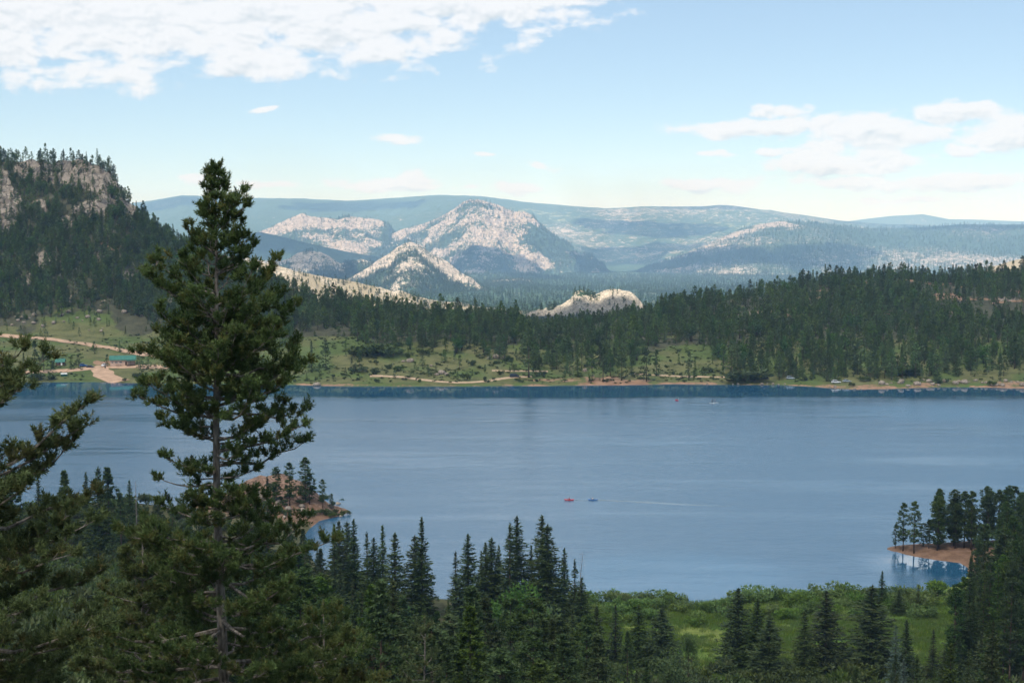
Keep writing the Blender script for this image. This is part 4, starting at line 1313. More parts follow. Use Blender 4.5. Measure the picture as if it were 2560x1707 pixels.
for k, (u, v, Y) in enumerate([(1277, 1646, 190), (2260, 1640, 200), (2240, 1560, 235)]):
    near_tree('blue_spruce', u, v, Y, ('blue-green young spruce at the bottom edge below the shore row', 'blue-green young spruce at the bottom edge on the right', 'blue-green spruce below the meadow near the right')[k], 'blue-green spruces', k, 0.9)
for k, (u, v, Y, w) in enumerate([(1370, 1542, 240, 0.9), (1428, 1540, 238, 0.95), (1569, 1577, 236, 0.8), (1498, 1607, 225, 0.8), (1617, 1649, 215, 0.7)]):
    near_tree('fir', u, v, Y, 'soft green fir on the lower slope left of the meadow, %s from the left' % ORD[k], 'firs on the lower slope', k, w)
TOPS_C = [(2240, 1308), (2260, 1256), (2288, 1252), (2310, 1306), (2324, 1296), (2346, 1251), (2387, 1222), (2414, 1225), (2431, 1227), (2468, 1214), (2500, 1224), (2522, 1212), (2537, 1214), (2556, 1230)]
for k, (u, v) in enumerate(TOPS_C):
    base = at_level(u, 1371 + (k % 3) * 5 - max(0, (2300 - u)) * 0.06, 0.6)
    near_tree('pine', u, v, base[1], 'slender pine on the red spit, %s from its tip' % ORD[k], 'pines on the red spit', (4, 1, 1, 3, 0, 2, 2, 0, 1, 2, 4, 0, 2, 1)[k], width=1.15 if k != 3 else 1.5)
for k in range(26):
    u, vb = 2345 + (k * 41.3) % 330, 1352 + (k * 7.7) % 27
    p = at_level(u, vb, 0.8)
    if sd_near(np.array([p[0]]), np.array([p[1]]))[0] > 2:
        tree('pine', (p[0], p[1], float(z_near(np.array([p[0]]), np.array([p[1]]))[0]) - 0.1), 9 + (k * 3.7) % 6, 'pine crowded behind the others on the inner end of the red spit', 'pines on the inner end of the red spit', None, None, 1.2)
n_right = 0
rr_ = random.Random(5)
while n_right < 150:    # dark wood closing the right edge
    u, Y = rr_.uniform(2330, 2760), rr_.uniform(240, 352)
    x = float(slopes(u, 1450)[0]) * Y
    if sd_near(np.array([x]), np.array([Y]))[0] < 3:
        continue
    lim = np.interp(u, [2330, 2385, 2420, 2455, 2520, 2600, 2760], [1570, 1470, 1350, 1290, 1228, 1212, 1205])
    z = float(z_near(np.array([x]), np.array([Y]))[0])
    ht = rr_.uniform(11, 23)
    e = (z + ht - H) / Y
    v = CY - F_PX * math.tan(math.atan(e) + PITCH)
    if v < lim:
        continue
    kind = rr_.choice(['spruce', 'pine', 'spruce'])
    tree(kind, (x, Y, z - 0.1), ht, {'spruce': 'dark spruce packed in the wood at the right edge', 'pine': 'slim pine packed in the wood at the right edge', 'fir': 'broad fir packed in the wood at the right edge'}[kind],
         {'spruce': 'spruces in the wood at the right edge', 'pine': 'pines in the wood at the right edge', 'fir': 'firs in the wood at the right edge'}[kind], None, None, rr_.uniform(0.65, 0.95) * (1.1 if kind == 'pine' else 1.0))
    n_right += 1
n_low = 0
while n_low < 240:     # crowded lower slope along the bottom of the picture
    u, Y = rr_.uniform(330, 2500), rr_.uniform(120, 270)
    x = float(slopes(u, 1500)[0]) * Y
    if sd_near(np.array([x]), np.array([Y]))[0] < 5:
        continue
    lim = np.interp(u, [330, 500, 700, 830, 1000, 1080, 1160, 1300, 1460, 1500, 1640, 1700, 1980, 2100, 2300, 2500], [1330, 1340, 1360, 1390, 1440, 1500, 1460, 1440, 1510, 1590, 1640, 1690, 1690, 1640, 1610, 1540])
    z = float(z_near(np.array([x]), np.array([Y]))[0])
    ht = rr_.uniform(8, 19)
    v = CY - F_PX * math.tan(math.atan((z + ht - H) / Y) + PITCH)
    if v < lim or v > 1720:
        continue
    kind = rr_.choice(['fir', 'spruce', 'spruce', 'fir', 'pine'] if u < 1480 else ['spruce', 'fir', 'spruce'] if u < 2250 else ['spruce'])
    where = 'behind the foreground pines at lower left' if u < 820 else ('below the shore row of spruces' if u < 1480 else 'at the bottom edge below the meadow')
    tree(kind, (x, Y, z - 0.1), ht, 'dark %s crowded on the slope %s' % (kind, where), '%ss crowded %s' % (kind, where), None, None, rr_.uniform(0.9, 1.3) * (1.3 if kind == 'pine' else 1))
    n_low += 1
# left shore spruces behind the big pine, promontory pines, a dead snag
for k, (u, v, Y, kd) in enumerate([(30, 1190, 330, 'fir'), (95, 1180, 345, 'spruce'), (160, 1175, 350, 'fir'), (214, 1178, 352, 'spruce'), (245, 1165, 345, 'spruce'), (268, 1168, 350, 'fir'), (300, 1230, 340, 'fir'), (323, 1197, 362, 'spruce'), (394, 1238, 365, 'fir'), (430, 1262, 372, 'fir'),
                                   (380, 1300, 330, 'fir'), (470, 1290, 350, 'fir'), (610, 1230, 350, 'spruce'), (640, 1200, 345, 'spruce'), (668, 1190, 340, 'spruce')]):
    near_tree(kd, u, v, Y, 'conifer on the left shore behind the foreground pines, %s from the left' % ORD[k], 'conifers on the left shore', None, 1.1)
for k, (u, v, vb) in enumerate([(690, 1165, 1260), (723, 1155, 1262), (762, 1142, 1256), (773, 1180, 1262), (806, 1197, 1272), (828, 1232, 1274)]):
    p = hit_near(u, vb)
    near_tree('pine', u, v, p[1], 'small pine on the red rocky point, %s from the left' % ORD[k], 'pines on the red rocky point', k % 3, 1.25)
for k in range(22):
    u, Y = 690 + (k * 37) % 150, 296 + (k * 29) % 75
    x = float(slopes(u, 1380)[0]) * Y
    sd0 = sd_near(np.array([x]), np.array([Y]))[0]
    if sd0 > 1.5:
        z = float(z_near(np.array([x]), np.array([float(Y)]))[0])
        kd = ('fir', 'spruce', 'fir')[k % 3]
        tree(kd, (x, Y, z - 0.1), 7 + (k * 1.7) % 6, 'dark %s on the bay shore below the red rocky point' % kd, '%ss on the bay shore' % kd, None, None, 1.1)
b = MB()
rng = np.random.default_rng(66)
b.tube([(0, 0, -0.3), (0.1, 0, 6), (0.05, 0, 13)], [0.2, 0.12, 0.02], 6)
for z in np.arange(2.5, 12.6, 0.45):
    a = rng.random() * 6.28
    L = 1.9 * (1 - z / 14.5) * rng.uniform(0.6, 1.2)
    b.tube([(0.07, 0, z), (0.07 + math.cos(a) * L, math.sin(a) * L, z - 0.12 * L)], [0.035, 0.01], 3)
p = at_depth(338, 1201, 358)
z = float(z_near(np.array([p[0]]), np.array([358.0]))[0])
o = thing('dead_tree', 'bare grey dead tree beside a spruce on the left shore', 'tree', (p[0], 358, z), 0.4, None, max(1.0, (p[2] - z) / 13))
link('trunk', b.mesh('trunk', MAT['dead_wood']), o)
p = at_depth(1455, 1378, 286)
z = float(z_near(np.array([p[0]]), np.array([286.0]))[0])
b = MB()
hh_ = p[2] - z
b.tube([(0, 0, -0.3), (0.0, 0, hh_ * 0.7), (0.55, 0, hh_)], [0.14, 0.07, 0.02], 5)
for zz in np.arange(hh_ * 0.35, hh_ * 0.97, 0.5):
    for sg in (-1, 1):
        b.tube([(0.3 * max(0, zz / hh_ - 0.6), 0, zz), (0.3 + sg * rng.uniform(0.5, 1.2), rng.normal(0, 0.4), zz + 0.1)], [0.03, 0.012], 3)
o = thing('dead_tree', 'thin bare bent dead tree at the right end of the shore spruces', 'tree', (p[0] - 0.3, 286, z), 0.0)
link('trunk', b.mesh('trunk', MAT['dead_wood']), o)

# ------------------------------------------------------------------ willows, broad-leaved trees, meadow grass
for k in range(64):
    u = 1440 + (k * 37.7) % 960
    row = k % 3
    v = (1506, 1528, 1552)[row] - 12 * sstep(u, 1800, 2100) + RNG.normal(0, 5)
    p = at_level(u, v, 0.6)
    if sd_near(np.array([p[0]]), np.array([p[1]]))[0] < 1.0:
        continue
    if 1690 < u < 1790 and row == 0:
        continue
    if row == 2 and RNG.random() < 0.45:
        continue
    z = float(z_near(np.array([p[0]]), np.array([p[1]]))[0])
    lf, st = WILLOW[k % 5]
    sc = RNG.uniform(0.75, 1.35) * (1.1, 1.0, 0.8)[row]
    o = thing('willow_bush', 'rounded yellow-green willow bush in the thicket between lake and meadow', 'bush', (p[0], p[1], z), RNG.random() * 6, 'willow bushes on the lake edge', (sc * 1.15, sc * 1.15, sc))
    link('leaves', lf, o)
    link('stems', st, o)
p = at_level(1703, 1507, 0.3)
o = thing('willow_bush', 'small dark bush alone on the sandy lake edge', 'bush', (p[0], p[1], 0.2), 1.0, None, 0.8)
link('leaves', SHRUB[0][0], o)
link('stems', SHRUB[0][1], o)
for k, (u, v, Y, w) in enumerate([(790, 1510, 215, 1.2), (740, 1560, 190, 1.2), (945, 1490, 250, 1.3), (960, 1525, 240, 1.2), (1275, 1452, 268, 1.4), (1330, 1500, 255, 1.2), (1682, 1622, 225, 1.3), (1725, 1575, 262, 0.8)]):
    p = at_depth(u, v, Y)
    z = float(z_near(np.array([p[0]]), np.array([float(Y)]))[0])
    ht = max(p[2] - z, 3)
    lf, st = ASPEN[k % 3]
    o = thing('broadleaf_tree', 'rounded leafy green tree among the conifers, %s from the left' % ORD[k], 'tree', (p[0], Y, z), k, 'leafy trees on the lower slope', (ht / 10 * w, ht / 10 * w, ht / 10))
    link('crown', lf, o)
    link('trunk', st, o)


def scatter(name, P, scl, rot, idx, meshes, label=None, cat=None):
    """a mass of plants: one object, geometry nodes put a mesh on every point"""
    col = bpy.data.collections.new(name + '_kinds')
    for k, me in enumerate(meshes):
        col.objects.link(bpy.data.objects.new('%s_kind_%02d' % (name, k), me))
    me = bpy.data.meshes.new(name)
    me.vertices.add(len(P))
    me.vertices.foreach_set('co', np.asarray(P, np.float32).ravel())
    a = me.attributes.new('scl', 'FLOAT_VECTOR', 'POINT'); a.data.foreach_set('vector', np.asarray(scl, np.float32).ravel())
    a = me.attributes.new('rot', 'FLOAT_VECTOR', 'POINT')
    rv = np.zeros((len(P), 3), np.float32); rv[:, 2] = rot
    a.data.foreach_set('vector', rv.ravel())
    a = me.attributes.new('kind', 'INT', 'POINT'); a.data.foreach_set('value', np.asarray(idx, np.int32))
    ng = bpy.data.node_groups.new(name, 'GeometryNodeTree')
    ng.interface.new_socket('Geometry', in_out='INPUT', socket_type='NodeSocketGeometry')
    ng.interface.new_socket('Geometry', in_out='OUTPUT', socket_type='NodeSocketGeometry')
    N, Lk = ng.nodes.new, ng.links.new
    gi, go, ip, ci = N('NodeGroupInput'), N('NodeGroupOutput'), N('GeometryNodeInstanceOnPoints'), N('GeometryNodeCollectionInfo')
    ci.inputs['Collection'].default_value = col
    ci.inputs['Separate Children'].default_value = True
    ci.inputs['Reset Children'].default_value = True

    def at(nm, ty):
        q = N('GeometryNodeInputNamedAttribute'); q.data_type = ty; q.inputs['Name'].default_value = nm
        return q.outputs['Attribute']
    Lk(gi.outputs[0], ip.inputs['Points']); Lk(ci.outputs[0], ip.inputs['Instance'])
    ip.inputs['Pick Instance'].default_value = True
    Lk(at('kind', 'INT'), ip.inputs['Instance Index']); Lk(at('scl', 'FLOAT_VECTOR'), ip.inputs['Scale']); Lk(at('rot', 'FLOAT_VECTOR'), ip.inputs['Rotation'])
    Lk(ip.outputs[0], go.inputs[0])
    o = link(name, me, kind='stuff', label=label, cat=cat)
    md = o.modifiers.new('plants', 'NODES')
    md.node_group = ng
    return o


# undergrowth of the near slopes
ux, uy = RNG.uniform(-160, 130, 9000), RNG.uniform(60, 400, 9000)
ok = (sd_near(ux, uy) > 4) & (z_near(ux, uy) > 1.6) & (np.hypot(ux - PROM[0], uy - PROM[1]) > 42)
ux, uy = ux[ok], uy[ok]
sc = RNG.uniform(0.5, 1.5, len(ux))
scatter('undergrowth', np.stack([ux, uy, z_near(ux, uy) - 0.1], 1), np.stack([sc, sc, sc * RNG.uniform(0.6, 1.3, len(ux))], 1), RNG.random(len(ux)) * 6.28, RNG.integers(0, 3, len(ux)), [q[0] for q in SHRUB], 'low green undergrowth covering the slope between the trees', 'undergrowth')

# grass of the near meadow
gm_ = []
for k in range(3):
    rng = np.random.default_rng(400 + k)
    n = 46
    c = np.stack([rng.normal(0, 0.5, n), rng.normal(0, 0.5, n), rng.uniform(0.08, 0.3, n)], 1)
    d = np.stack([rng.normal(0, 0.35, n), rng.normal(0, 0.35, n), np.ones(n)], 1)
    gm_.append(fol_mesh('grass_clump', c, d, rng.uniform(0.4, 0.75, n), 0.09, np.stack([rng.random(n), (rng.random(n) < 0.3) * rng.random(n)], 1), rng, MAT['grass']))
gu_ = RNG.uniform(1400, 2600, 15000)
gY_ = RNG.uniform(225, 318, 15000)
gx_ = slopes(gu_, 1580)[0] * gY_
ok = (sd_near(gx_, gY_) > 1.5)
gx_, gY_ = gx_[ok], gY_[ok]
gz_ = z_near(gx_, gY_)
pt = fbm(gx_ / 9, gY_ / 9, oct=3, seed=61)
keep = pt > RNG.uniform(-0.6, 0.1, len(pt))
gx_, gY_, gz_ = gx_[keep], gY_[keep], gz_[keep]
sc = RNG.uniform(0.7, 1.5, len(gx_))
scatter('grass', np.stack([gx_, gY_, gz_], 1), np.stack([sc, sc, sc], 1), RNG.random(len(gx_)) * 6.28, RNG.integers(0, 3, len(gx_)), gm_, 'bright green grass of the meadow between spruces and lake', 'grass')

# ------------------------------------------------------------------ woods across the lake
fr_u, fr_Y = np.concatenate([RNG.uniform(-250, 2800, 40000), RNG.uniform(-250, 720, 11000)]), np.concatenate([RNG.uniform(742, 1300, 40000), RNG.uniform(930, 1260, 11000)])
fr_s = (fr_u - CX) / F_PX
fz = z_far(fr_s, fr_Y)
rk = rock_far(fr_s, fr_Y, fz)
nz = fbm(fr_s * fr_Y / 55, fr_Y / 55, oct=3, seed=71)
yc_ = np.interp(fr_s, _cs, _cy)
edge = np.interp(fr_u, [-300, 0, 330, 420, 700, 760, 870, 900, 1300, 1340, 1480, 1560, 1620, 1760, 1850, 2000, 2200, 2560, 2800], [935, 935, 940, 890, 830, 868, 868, 806, 800, 764, 758, 772, 822, 824, 754, 750, 746, 746, 746])
prob = sstep(fr_Y - edge + 30 * nz, -12, 22)
prob *= (1 - 0.965 * np.clip(rk * 1.3, 0, 1)) * np.where(fr_Y > yc_ + 90, 0.15, 1.0)
prob *= np.where((fr_u < 420) & (fr_Y > 960), 0.95 + 0.5 * nz, 0.8) * np.where((fr_u < 340) & (fr_Y > 1075), 0.5, 1.0)
prob *= np.where((fr_u > 1780) & (fr_Y > 920), 0.50 + 1.2 * nz, 0.78)
prob = np.maximum(prob, 0.16 * (fr_Y > 893) * (fr_u < 420))
prob *= ~((np.abs(fr_u - 300) < 75) & (fr_Y < 850))
prob = np.maximum(prob, 0.075 * (fr_Y > np.interp(fr_s, _fs_s, _fs[:, 1]) + 14) * (fr_u > 700))
dens_k = (fr_Y / 1480)                            # even cover on the ground, not on the picture
keep = RNG.random(len(prob)) < np.clip(prob, 0, 1) * dens_k
fr_u, fr_Y, fr_s, fz = fr_u[keep], fr_Y[keep], fr_s[keep], fz[keep]
fht = np.where(fr_u < 450, RNG.uniform(6, 14, len(fr_u)), RNG.uniform(6, 15, len(fr_u)))
fht = fht * np.where(RNG.random(len(fr_u)) < 0.2, 0.5, 1.0) * np.where(RNG.random(len(fr_u)) < 0.08, 1.3, 1.0)
fht = fht * np.where(fr_Y < edge[keep] - 8, 0.5, 1.0)
fht = fht * np.where((fr_u > 1300) & (fr_u < 1640) & (fr_Y > 850), 0.78, 1.0)
order = np.argsort(fr_Y + 400 * ((fr_u < -30) | (fr_u > 2590)))
print('forest', len(order))
for i in order[:225]:
    kd = 'far_pine' if RNG.random() < 0.75 else 'far_fir'
    side = 'left' if fr_u[i] < 1000 else ('middle' if fr_u[i] < 1750 else 'right')
    nm = 'pine' if kd == 'far_pine' else 'fir'
    tree(kd, (fr_s[i] * fr_Y[i], fr_Y[i], fz[i] - 0.3), fht[i], 'dark %s in the front of the wood across the lake, %s part' % (nm, side), '%ss at the front of the far wood, %s' % (nm, side), None, None, RNG.uniform(0.85, 1.2))
rest = order[225:]
FAR_MESH = [joined('far_conifer', k) for k in KINDS['far_pine'] + KINDS['far_fir']]
fa_, fl_ = leafy('far_leaf_crown', 6.0, 17.0, 330, MAT['aspen'], 420, 1.5, 9)
FAR_MESH.append(joined('far_leafy_tree', (fa_, stems_mesh('stem', fl_, MAT['bark'], 0.2))))
kx = fht[rest] / REF
w_ = kx * RNG.uniform(0.85, 1.25, len(rest))
scatter('distant_wood', np.stack([fr_s[rest] * fr_Y[rest], fr_Y[rest], fz[rest] - 0.3], 1), np.stack([w_, w_, kx], 1), RNG.random(len(rest)) * 6.28,
        np.where(RNG.random(len(rest)) < 0.7, RNG.integers(0, 6, len(rest)), RNG.integers(6, 10, len(rest))), FAR_MESH, 'dark conifer forest covering the hills across the lake', 'forest')

# rough tussocks and scrub of the far meadow
tu, tY = RNG.uniform(-100, 2650, 9000), RNG.uniform(742, 900, 9000)
ts = (tu - CX) / F_PX
tz = z_far(ts, tY)
tn = fbm(ts * tY / 18, tY / 18, oct=3, seed=81)
ok = (tz > 0.5) & (tn > RNG.uniform(-0.35, 0.45, len(tn))) & ~((np.abs(tu - 275) < 70) & (tY < 840))
tk = RNG.uniform(0.12, 0.42, ok.sum())
scatter('meadow_scrub', np.stack([ts * tY, tY, tz], 1)[ok], np.stack([tk * 1.5, tk * 1.5, tk], 1), RNG.random(ok.sum()) * 6.28, RNG.integers(0, 3, ok.sum()), [q[0] for q in SHRUB], 'rough tussocks and tiny scrub speckling the far meadow', 'scrub')

# trees on the rocky hills and the valley beyond
PP, SS = [], []


def mountain_trees(name, n, h0, h1, rock_keep=0.06, soil_keep=0.35):
    X, Y, Z, rk, so, u, v = LAYERS[name][0]
    nr, nc = X.shape
    i, j = RNG.random(n) * (nr - 2), RNG.random(n) * (nc - 2)
    a, b_ = i.astype(int), j.astype(int)
    fi, fj = i - a, j - b_

    def bl(A):
        return (A[a, b_] * (1 - fi) * (1 - fj) + A[a + 1, b_] * fi * (1 - fj) + A[a, b_ + 1] * (1 - fi) * fj + A[a + 1, b_ + 1] * fi * fj)
    x, y, z, r, s_ = bl(X), bl(Y), bl(Z), bl(rk), bl(so)
    pr = np.where(r > 0.5, rock_keep, 1 - 0.8 * r) * np.where(s_ > 0.5, soil_keep, 1.0)
    k = RNG.random(n) < pr
    PP.append(np.stack([x, y, z - 0.5], 1)[k])
    hh = RNG.uniform(h0, h1, n)[k] / REF
    SS.append(np.stack([hh * 1.1, hh * 1.1, hh], 1))


mountain_trees('tan_ridge', 7000, 5, 9, 0.15, 0.4)
mountain_trees('granite_dome', 1300, 6, 10, 0.05, 0.2)
mountain_trees('white_granite_hill', 9000, 9, 14)
mountain_trees('granite_foothill', 7000, 9, 14)
mountain_trees('wooded_foothill', 7000, 9, 15)
mountain_trees('near_foothill', 6000, 9, 14)
mountain_trees('flat_granite_knoll', 2500, 9, 14)
mountain_trees('granite_peak', 12000, 12, 17, 0.12)
mountain_trees('left_granite_ridge', 6000, 12, 17, 0.1)
mountain_trees('right_mountain_slope', 14000, 12, 18, 0.15)
n = 26000
q = RNG.random(n)
Yv = np.sqrt(1500 ** 2 + q * (6200 ** 2 - 1500 ** 2))
xv = Yv * RNG.uniform(-0.28, 0.40, n)
rv_ = np.hypot(xv, Yv)
zv_ = z_valley(rv_) + 7 * fbm(xv / 500, Yv / 500, oct=4, seed=13) * sstep(rv_, 1400, 2200)
kp = RNG.random(n) < np.where(rv_ < 2500, 0.35, 0.9)
PP.append(np.stack([xv, Yv, zv_ - 0.5], 1)[kp])
hh = RNG.uniform(9, 15, n)[kp] / REF
SS.append(np.stack([hh * 1.15, hh * 1.15, hh], 1))
PP, SS = np.concatenate(PP), np.concatenate(SS)
scatter('mountain_forest', PP, SS, RNG.random(len(PP)) * 6.28, RNG.integers(0, 4, len(PP)), LOW, 'scattered conifers dotting the granite hills and valley far beyond the lake', 'forest')


# ------------------------------------------------------------------ roads on the far shore
def ground_strip(name, px, width, mat, lift=0.12):
    P = np.array([hit_far(u, v)[:2] for u, v in px])
    seg = np.concatenate([[0], np.cumsum(np.linalg.norm(np.diff(P, axis=0), axis=1))])
    n = max(8, int(seg[-1] / 2.0))
    t = np.linspace(0, seg[-1], n)
    x, y = np.interp(t, seg, P[:, 0]), np.interp(t, seg, P[:, 1])
    for _ in range(6):
        x[1:-1] = (x[:-2] + 2 * x[1:-1] + x[2:]) / 4
        y[1:-1] = (y[:-2] + 2 * y[1:-1] + y[2:]) / 4
    tx, ty = np.gradient(x), np.gradient(y)
    l = np.hypot(tx, ty)
    nx, ny = -ty / l, tx / l
    V = []
    for k in np.linspace(-1, 1, 5):
        w = width / 2 * (1 + 0.18 * vnoise(t / 9, t * 0 + k, seed=3))
        xx, yy_ = x + nx * w * k, y + ny * w * k
        V.append(np.stack([xx, yy_, z_far(xx / yy_, yy_) + lift], 1))
    V = np.array(V)
    link(name, mesh_np(name, V.reshape(-1, 3), grid_faces(5, n), mat, True), kind='structure')


ground_strip('hillside_road', [(-60, 838), (35, 842), (120, 848), (212, 860), (259, 868), (332, 882), (420, 893)], 7.0, MAT['red_road'], 0.3)
ground_strip('lodge_road', [(60, 931), (150, 929), (200, 924), (250, 918), (300, 917), (360, 917), (430, 918)], 9.0, MAT['red_road'])
ground_strip('boat_ramp', [(248, 918), (252, 928), (262, 940), (285, 950), (300, 955)], 11.0, MAT['red_road'], 0.16)
ground_strip('meadow_track', [(925, 940), (960, 940), (1000, 943), (1050, 949), (1090, 954), (1130, 957), (1180, 957), (1220, 953), (1250, 947), (1280, 943), (1330, 942)], 4.0, MAT['dirt_road'])
ground_strip('shore_track', [(1585, 935), (1620, 937), (1670, 940), (1720, 942), (1780, 943), (1830, 944)], 3.5, MAT['dirt_road'])
ground_strip('upper_track', [(1230, 927), (1270, 928), (1320, 928), (1370, 929)], 3.0, MAT['dirt_road'])

# ------------------------------------------------------------------ boulders
BOULDERS = []
for k in range(5):
    n1, n2 = 12, 8
    th, ph = np.linspace(0, 2 * math.pi, n1, endpoint=False), np.linspace(0.05, math.pi - 0.05, n2)
    Pp, Tt = np.meshgrid(ph, th, indexing='ij')
    a, b_, c = np.sin(Pp) * np.cos(Tt), np.sin(Pp) * np.sin(Tt), np.cos(Pp)
    q = 1 + 0.35 * fbm(a * 1.3, b_ * 1.3, c * 1.3, oct=3, seed=500 + k) + 0.15 * np.round(2 * vnoise(a * 2, b_ * 2, c * 2, seed=520 + k)) / 2
    V = np.stack([a * q * 0.5, b_ * q * 0.42, c * q * 0.36 + 0.16], -1).reshape(-1, 3)
    i = np.arange(n2 - 1)[:, None] * n1 + np.arange(n1)[None, :]
    j = np.arange(n2 - 1)[:, None] * n1 + (np.arange(n1)[None, :] + 1) % n1
    BOULDERS.append(mesh_np('boulder', V, np.stack([i, i + n1, j + n1, j], -1).reshape(-1, 4), MAT['boulder']))


def boulder(p, size, label, group, k, mat=None):
    o = link('boulder', BOULDERS[k % 5], None, label, 'boulder', group, None, p, k * 1.7, (size, size, size * (0.8 + 0.1 * (k % 4))))
    return o


for k, (u, v, w) in enumerate([(792, 964, 20), (1008, 905, 12), (1026, 905, 20), (1078, 916, 9), (1092, 938, 14), (1104, 934, 20), (1116, 937, 12), (1222, 898, 12), (1240, 895, 24), (1258, 897, 16), (1462, 928, 14), (1482, 941, 10)]):
    p = hit_far(u, v)
    boulder(p, w * p[1] / F_PX, 'weathered granite boulder on the far meadow, %s from the left' % ORD[k], 'boulders on the far meadow', k)
rb = random.Random(9)
us = sorted([1768, 1832, 1845, 1905, 1918, 1932, 1946, 1962, 2075, 2088, 2120, 2136, 2152] + [2205 + 13 * k + rb.uniform(-4, 4) for k in range(28)])
for k, u in enumerate(us):
    sh = np.interp(u, [q[0] for q in FAR_SHORE], [q[1] for q in FAR_SHORE])
    big = u > 2200
    v = sh - (rb.uniform(3, 18) if big else rb.uniform(0, 3))
    p = hit_far(u, v)
    w = rb.uniform(6, 19) if big else rb.uniform(5, 10)
    boulder(p, w * p[1] / F_PX, 'granite boulder on the right far shore, %s from the left' % ORD[k], 'boulders along the right far shore', k + 2)
for k in range(34):
    u, v = rb.uniform(20, 400), rb.uniform(750, 832)
    p = hit_far(u, v)
    boulder(p, rb.uniform(1.5, 4.2), 'pale boulder on the grassy slope above the hillside road', 'boulders above the hillside road', k + 1)
for k in range(95):
    u = rb.uniform(620, 868)
    p = hit_near(u, rb.uniform(1215, 1292), 360)
    kk = rb.uniform(0.3, 0.75)
    o = thing('shrub', 'low scrub on the slope of the red rocky point', 'bush', p, k, 'scrub on the red rocky point', (kk * 1.2, kk * 1.2, kk))
    link('leaves', SHRUB[k % 3][0], o)
for k in range(26):
    u = rb.uniform(650, 872)
    p = hit_near(u, rb.uniform(1225, 1296), 360)
    boulder(p, rb.uniform(0.8, 2.6), 'reddish boulder on the rocky point', 'boulders on the rocky point', k)
BPALE = hit_near(268, 1420)
boulder(BPALE, 1.8, 'whitish boulder beside the red trail at lower left', None, 3)

# ------------------------------------------------------------------ shrubs and single pines of the far meadow
PINES = [(1322, 800, 944), (1382, 893, 923), (1411, 928, 956), (1444, 862, 942), (1480, 864, 952), (1508, 867, 955), (1526, 872, 941), (1554, 867, 951), (1578, 872, 936), (1616, 868, 954), (1641, 872, 940), (1703, 928, 946),
         (1722, 875, 947), (1737, 893, 936), (1807, 915, 934), (1875, 872, 942), (1950, 890, 945), (1895, 875, 950), (779, 850, 928), (815, 856, 925), (898, 872, 923), (1056, 888, 916), (1071, 917, 942), (1090, 910, 930), (1111, 872, 908), (1144, 930, 950), (1149, 886, 922), (1181, 922, 933),
         (1290, 908, 920), (1195, 915, 919), (60, 880, 938), (88, 850, 935), (110, 862, 930), (130, 900, 940), (178, 888, 924), (196, 884, 921), (150, 895, 912), (236, 852, 885), (299, 850, 880), (268, 884, 917), (232, 862, 877), (350, 872, 925), (372, 880, 922), (410, 868, 925), (450, 880, 930), (2095, 915, 953), (2030, 905, 948), (2170, 880, 945), (2190, 885, 945), (2060, 880, 942), (2000, 875, 940)]
PINES.sort()
for k, (u, v, vb) in enumerate(PINES):
    p = hit_far(u, vb)
    s_, e_ = slopes(u, v)
    ht = H + e_ * p[1] - p[2]
    o = tree('far_pine' if k % 5 else 'far_fir', (p[0], p[1], p[2] - 0.3), ht, 'single pine or fir near the far bank, %s from the left' % ORD[k], 'single conifers along the far bank', None, None, 1.0 if ht > 9 else 1.35)
BUSH = [(856, 931, 939, 1), (884, 921, 931, 1.6), (905, 915, 930, 1.6), (935, 918, 936, 1), (996, 912, 926, 1.3), (942, 946, 953, 1.3), (1165, 931, 952, .8), (1250, 925, 937, 1), (1275, 890, 903, 1), (975, 910, 920, 1), (1180, 900, 915, 1), (1196, 884, 893, 1.2), (1215, 880, 890, 1.2), (1768, 916, 933, 1.1),
        (1853, 925, 950, 2.2), (1875, 920, 951, 2.4), (1838, 935, 949, 1.6), (2225, 914, 938, 2.0), (2250, 912, 936, 2.2), (2270, 915, 938, 1.8), (2480, 950, 965, 1), (2015, 938, 951, 1.2), (2130, 955, 966, 1), (2350, 944, 958, 1.8), (2160, 940, 955, 1.3), (1020, 880, 892, 1.6), (1060, 870, 885, 1.6), (920, 858, 885, 2), (960, 860, 890, 2), (980, 868, 890, 2), (890, 866, 890, 1.8), (130, 935, 950, 1.5), (100, 930, 950, 1.5), (80, 938, 952, 1.4), (340, 930, 944, 1.5), (390, 935, 948, 1.5), (312, 944, 952, 1)]
BUSH.sort()
for k, (u, v, vb, w) in enumerate(BUSH):
    p = hit_far(u, vb)
    ht = (vb - v) * p[1] / F_PX
    lf, st = SHRUB[k % 3]
    kk = ht / 2.2
    o = thing('shrub', 'green shrub near the far shore, %s from the left' % ORD[k], 'bush', p, k, 'shrubs near the far shore', (kk * w, kk * w, kk))
    link('leaves', lf, o)
    link('stems', st, o)

ms = RNG.uniform(700, 1840, 150)
for k, u in enumerate(ms):
    v = RNG.uniform(872, 956)
    p = hit_far(u, v)
    if p[1] > 835 or u < 860 and v < 900:
        continue
    kk = RNG.uniform(0.25, 0.8)
    o = thing('shrub', 'low dark shrub dotting the open far meadow', 'bush', p, k, 'low shrubs dotting the far meadow', (kk * 1.3, kk * 1.3, kk))
    link('leaves', SHRUB[k % 3][0], o)

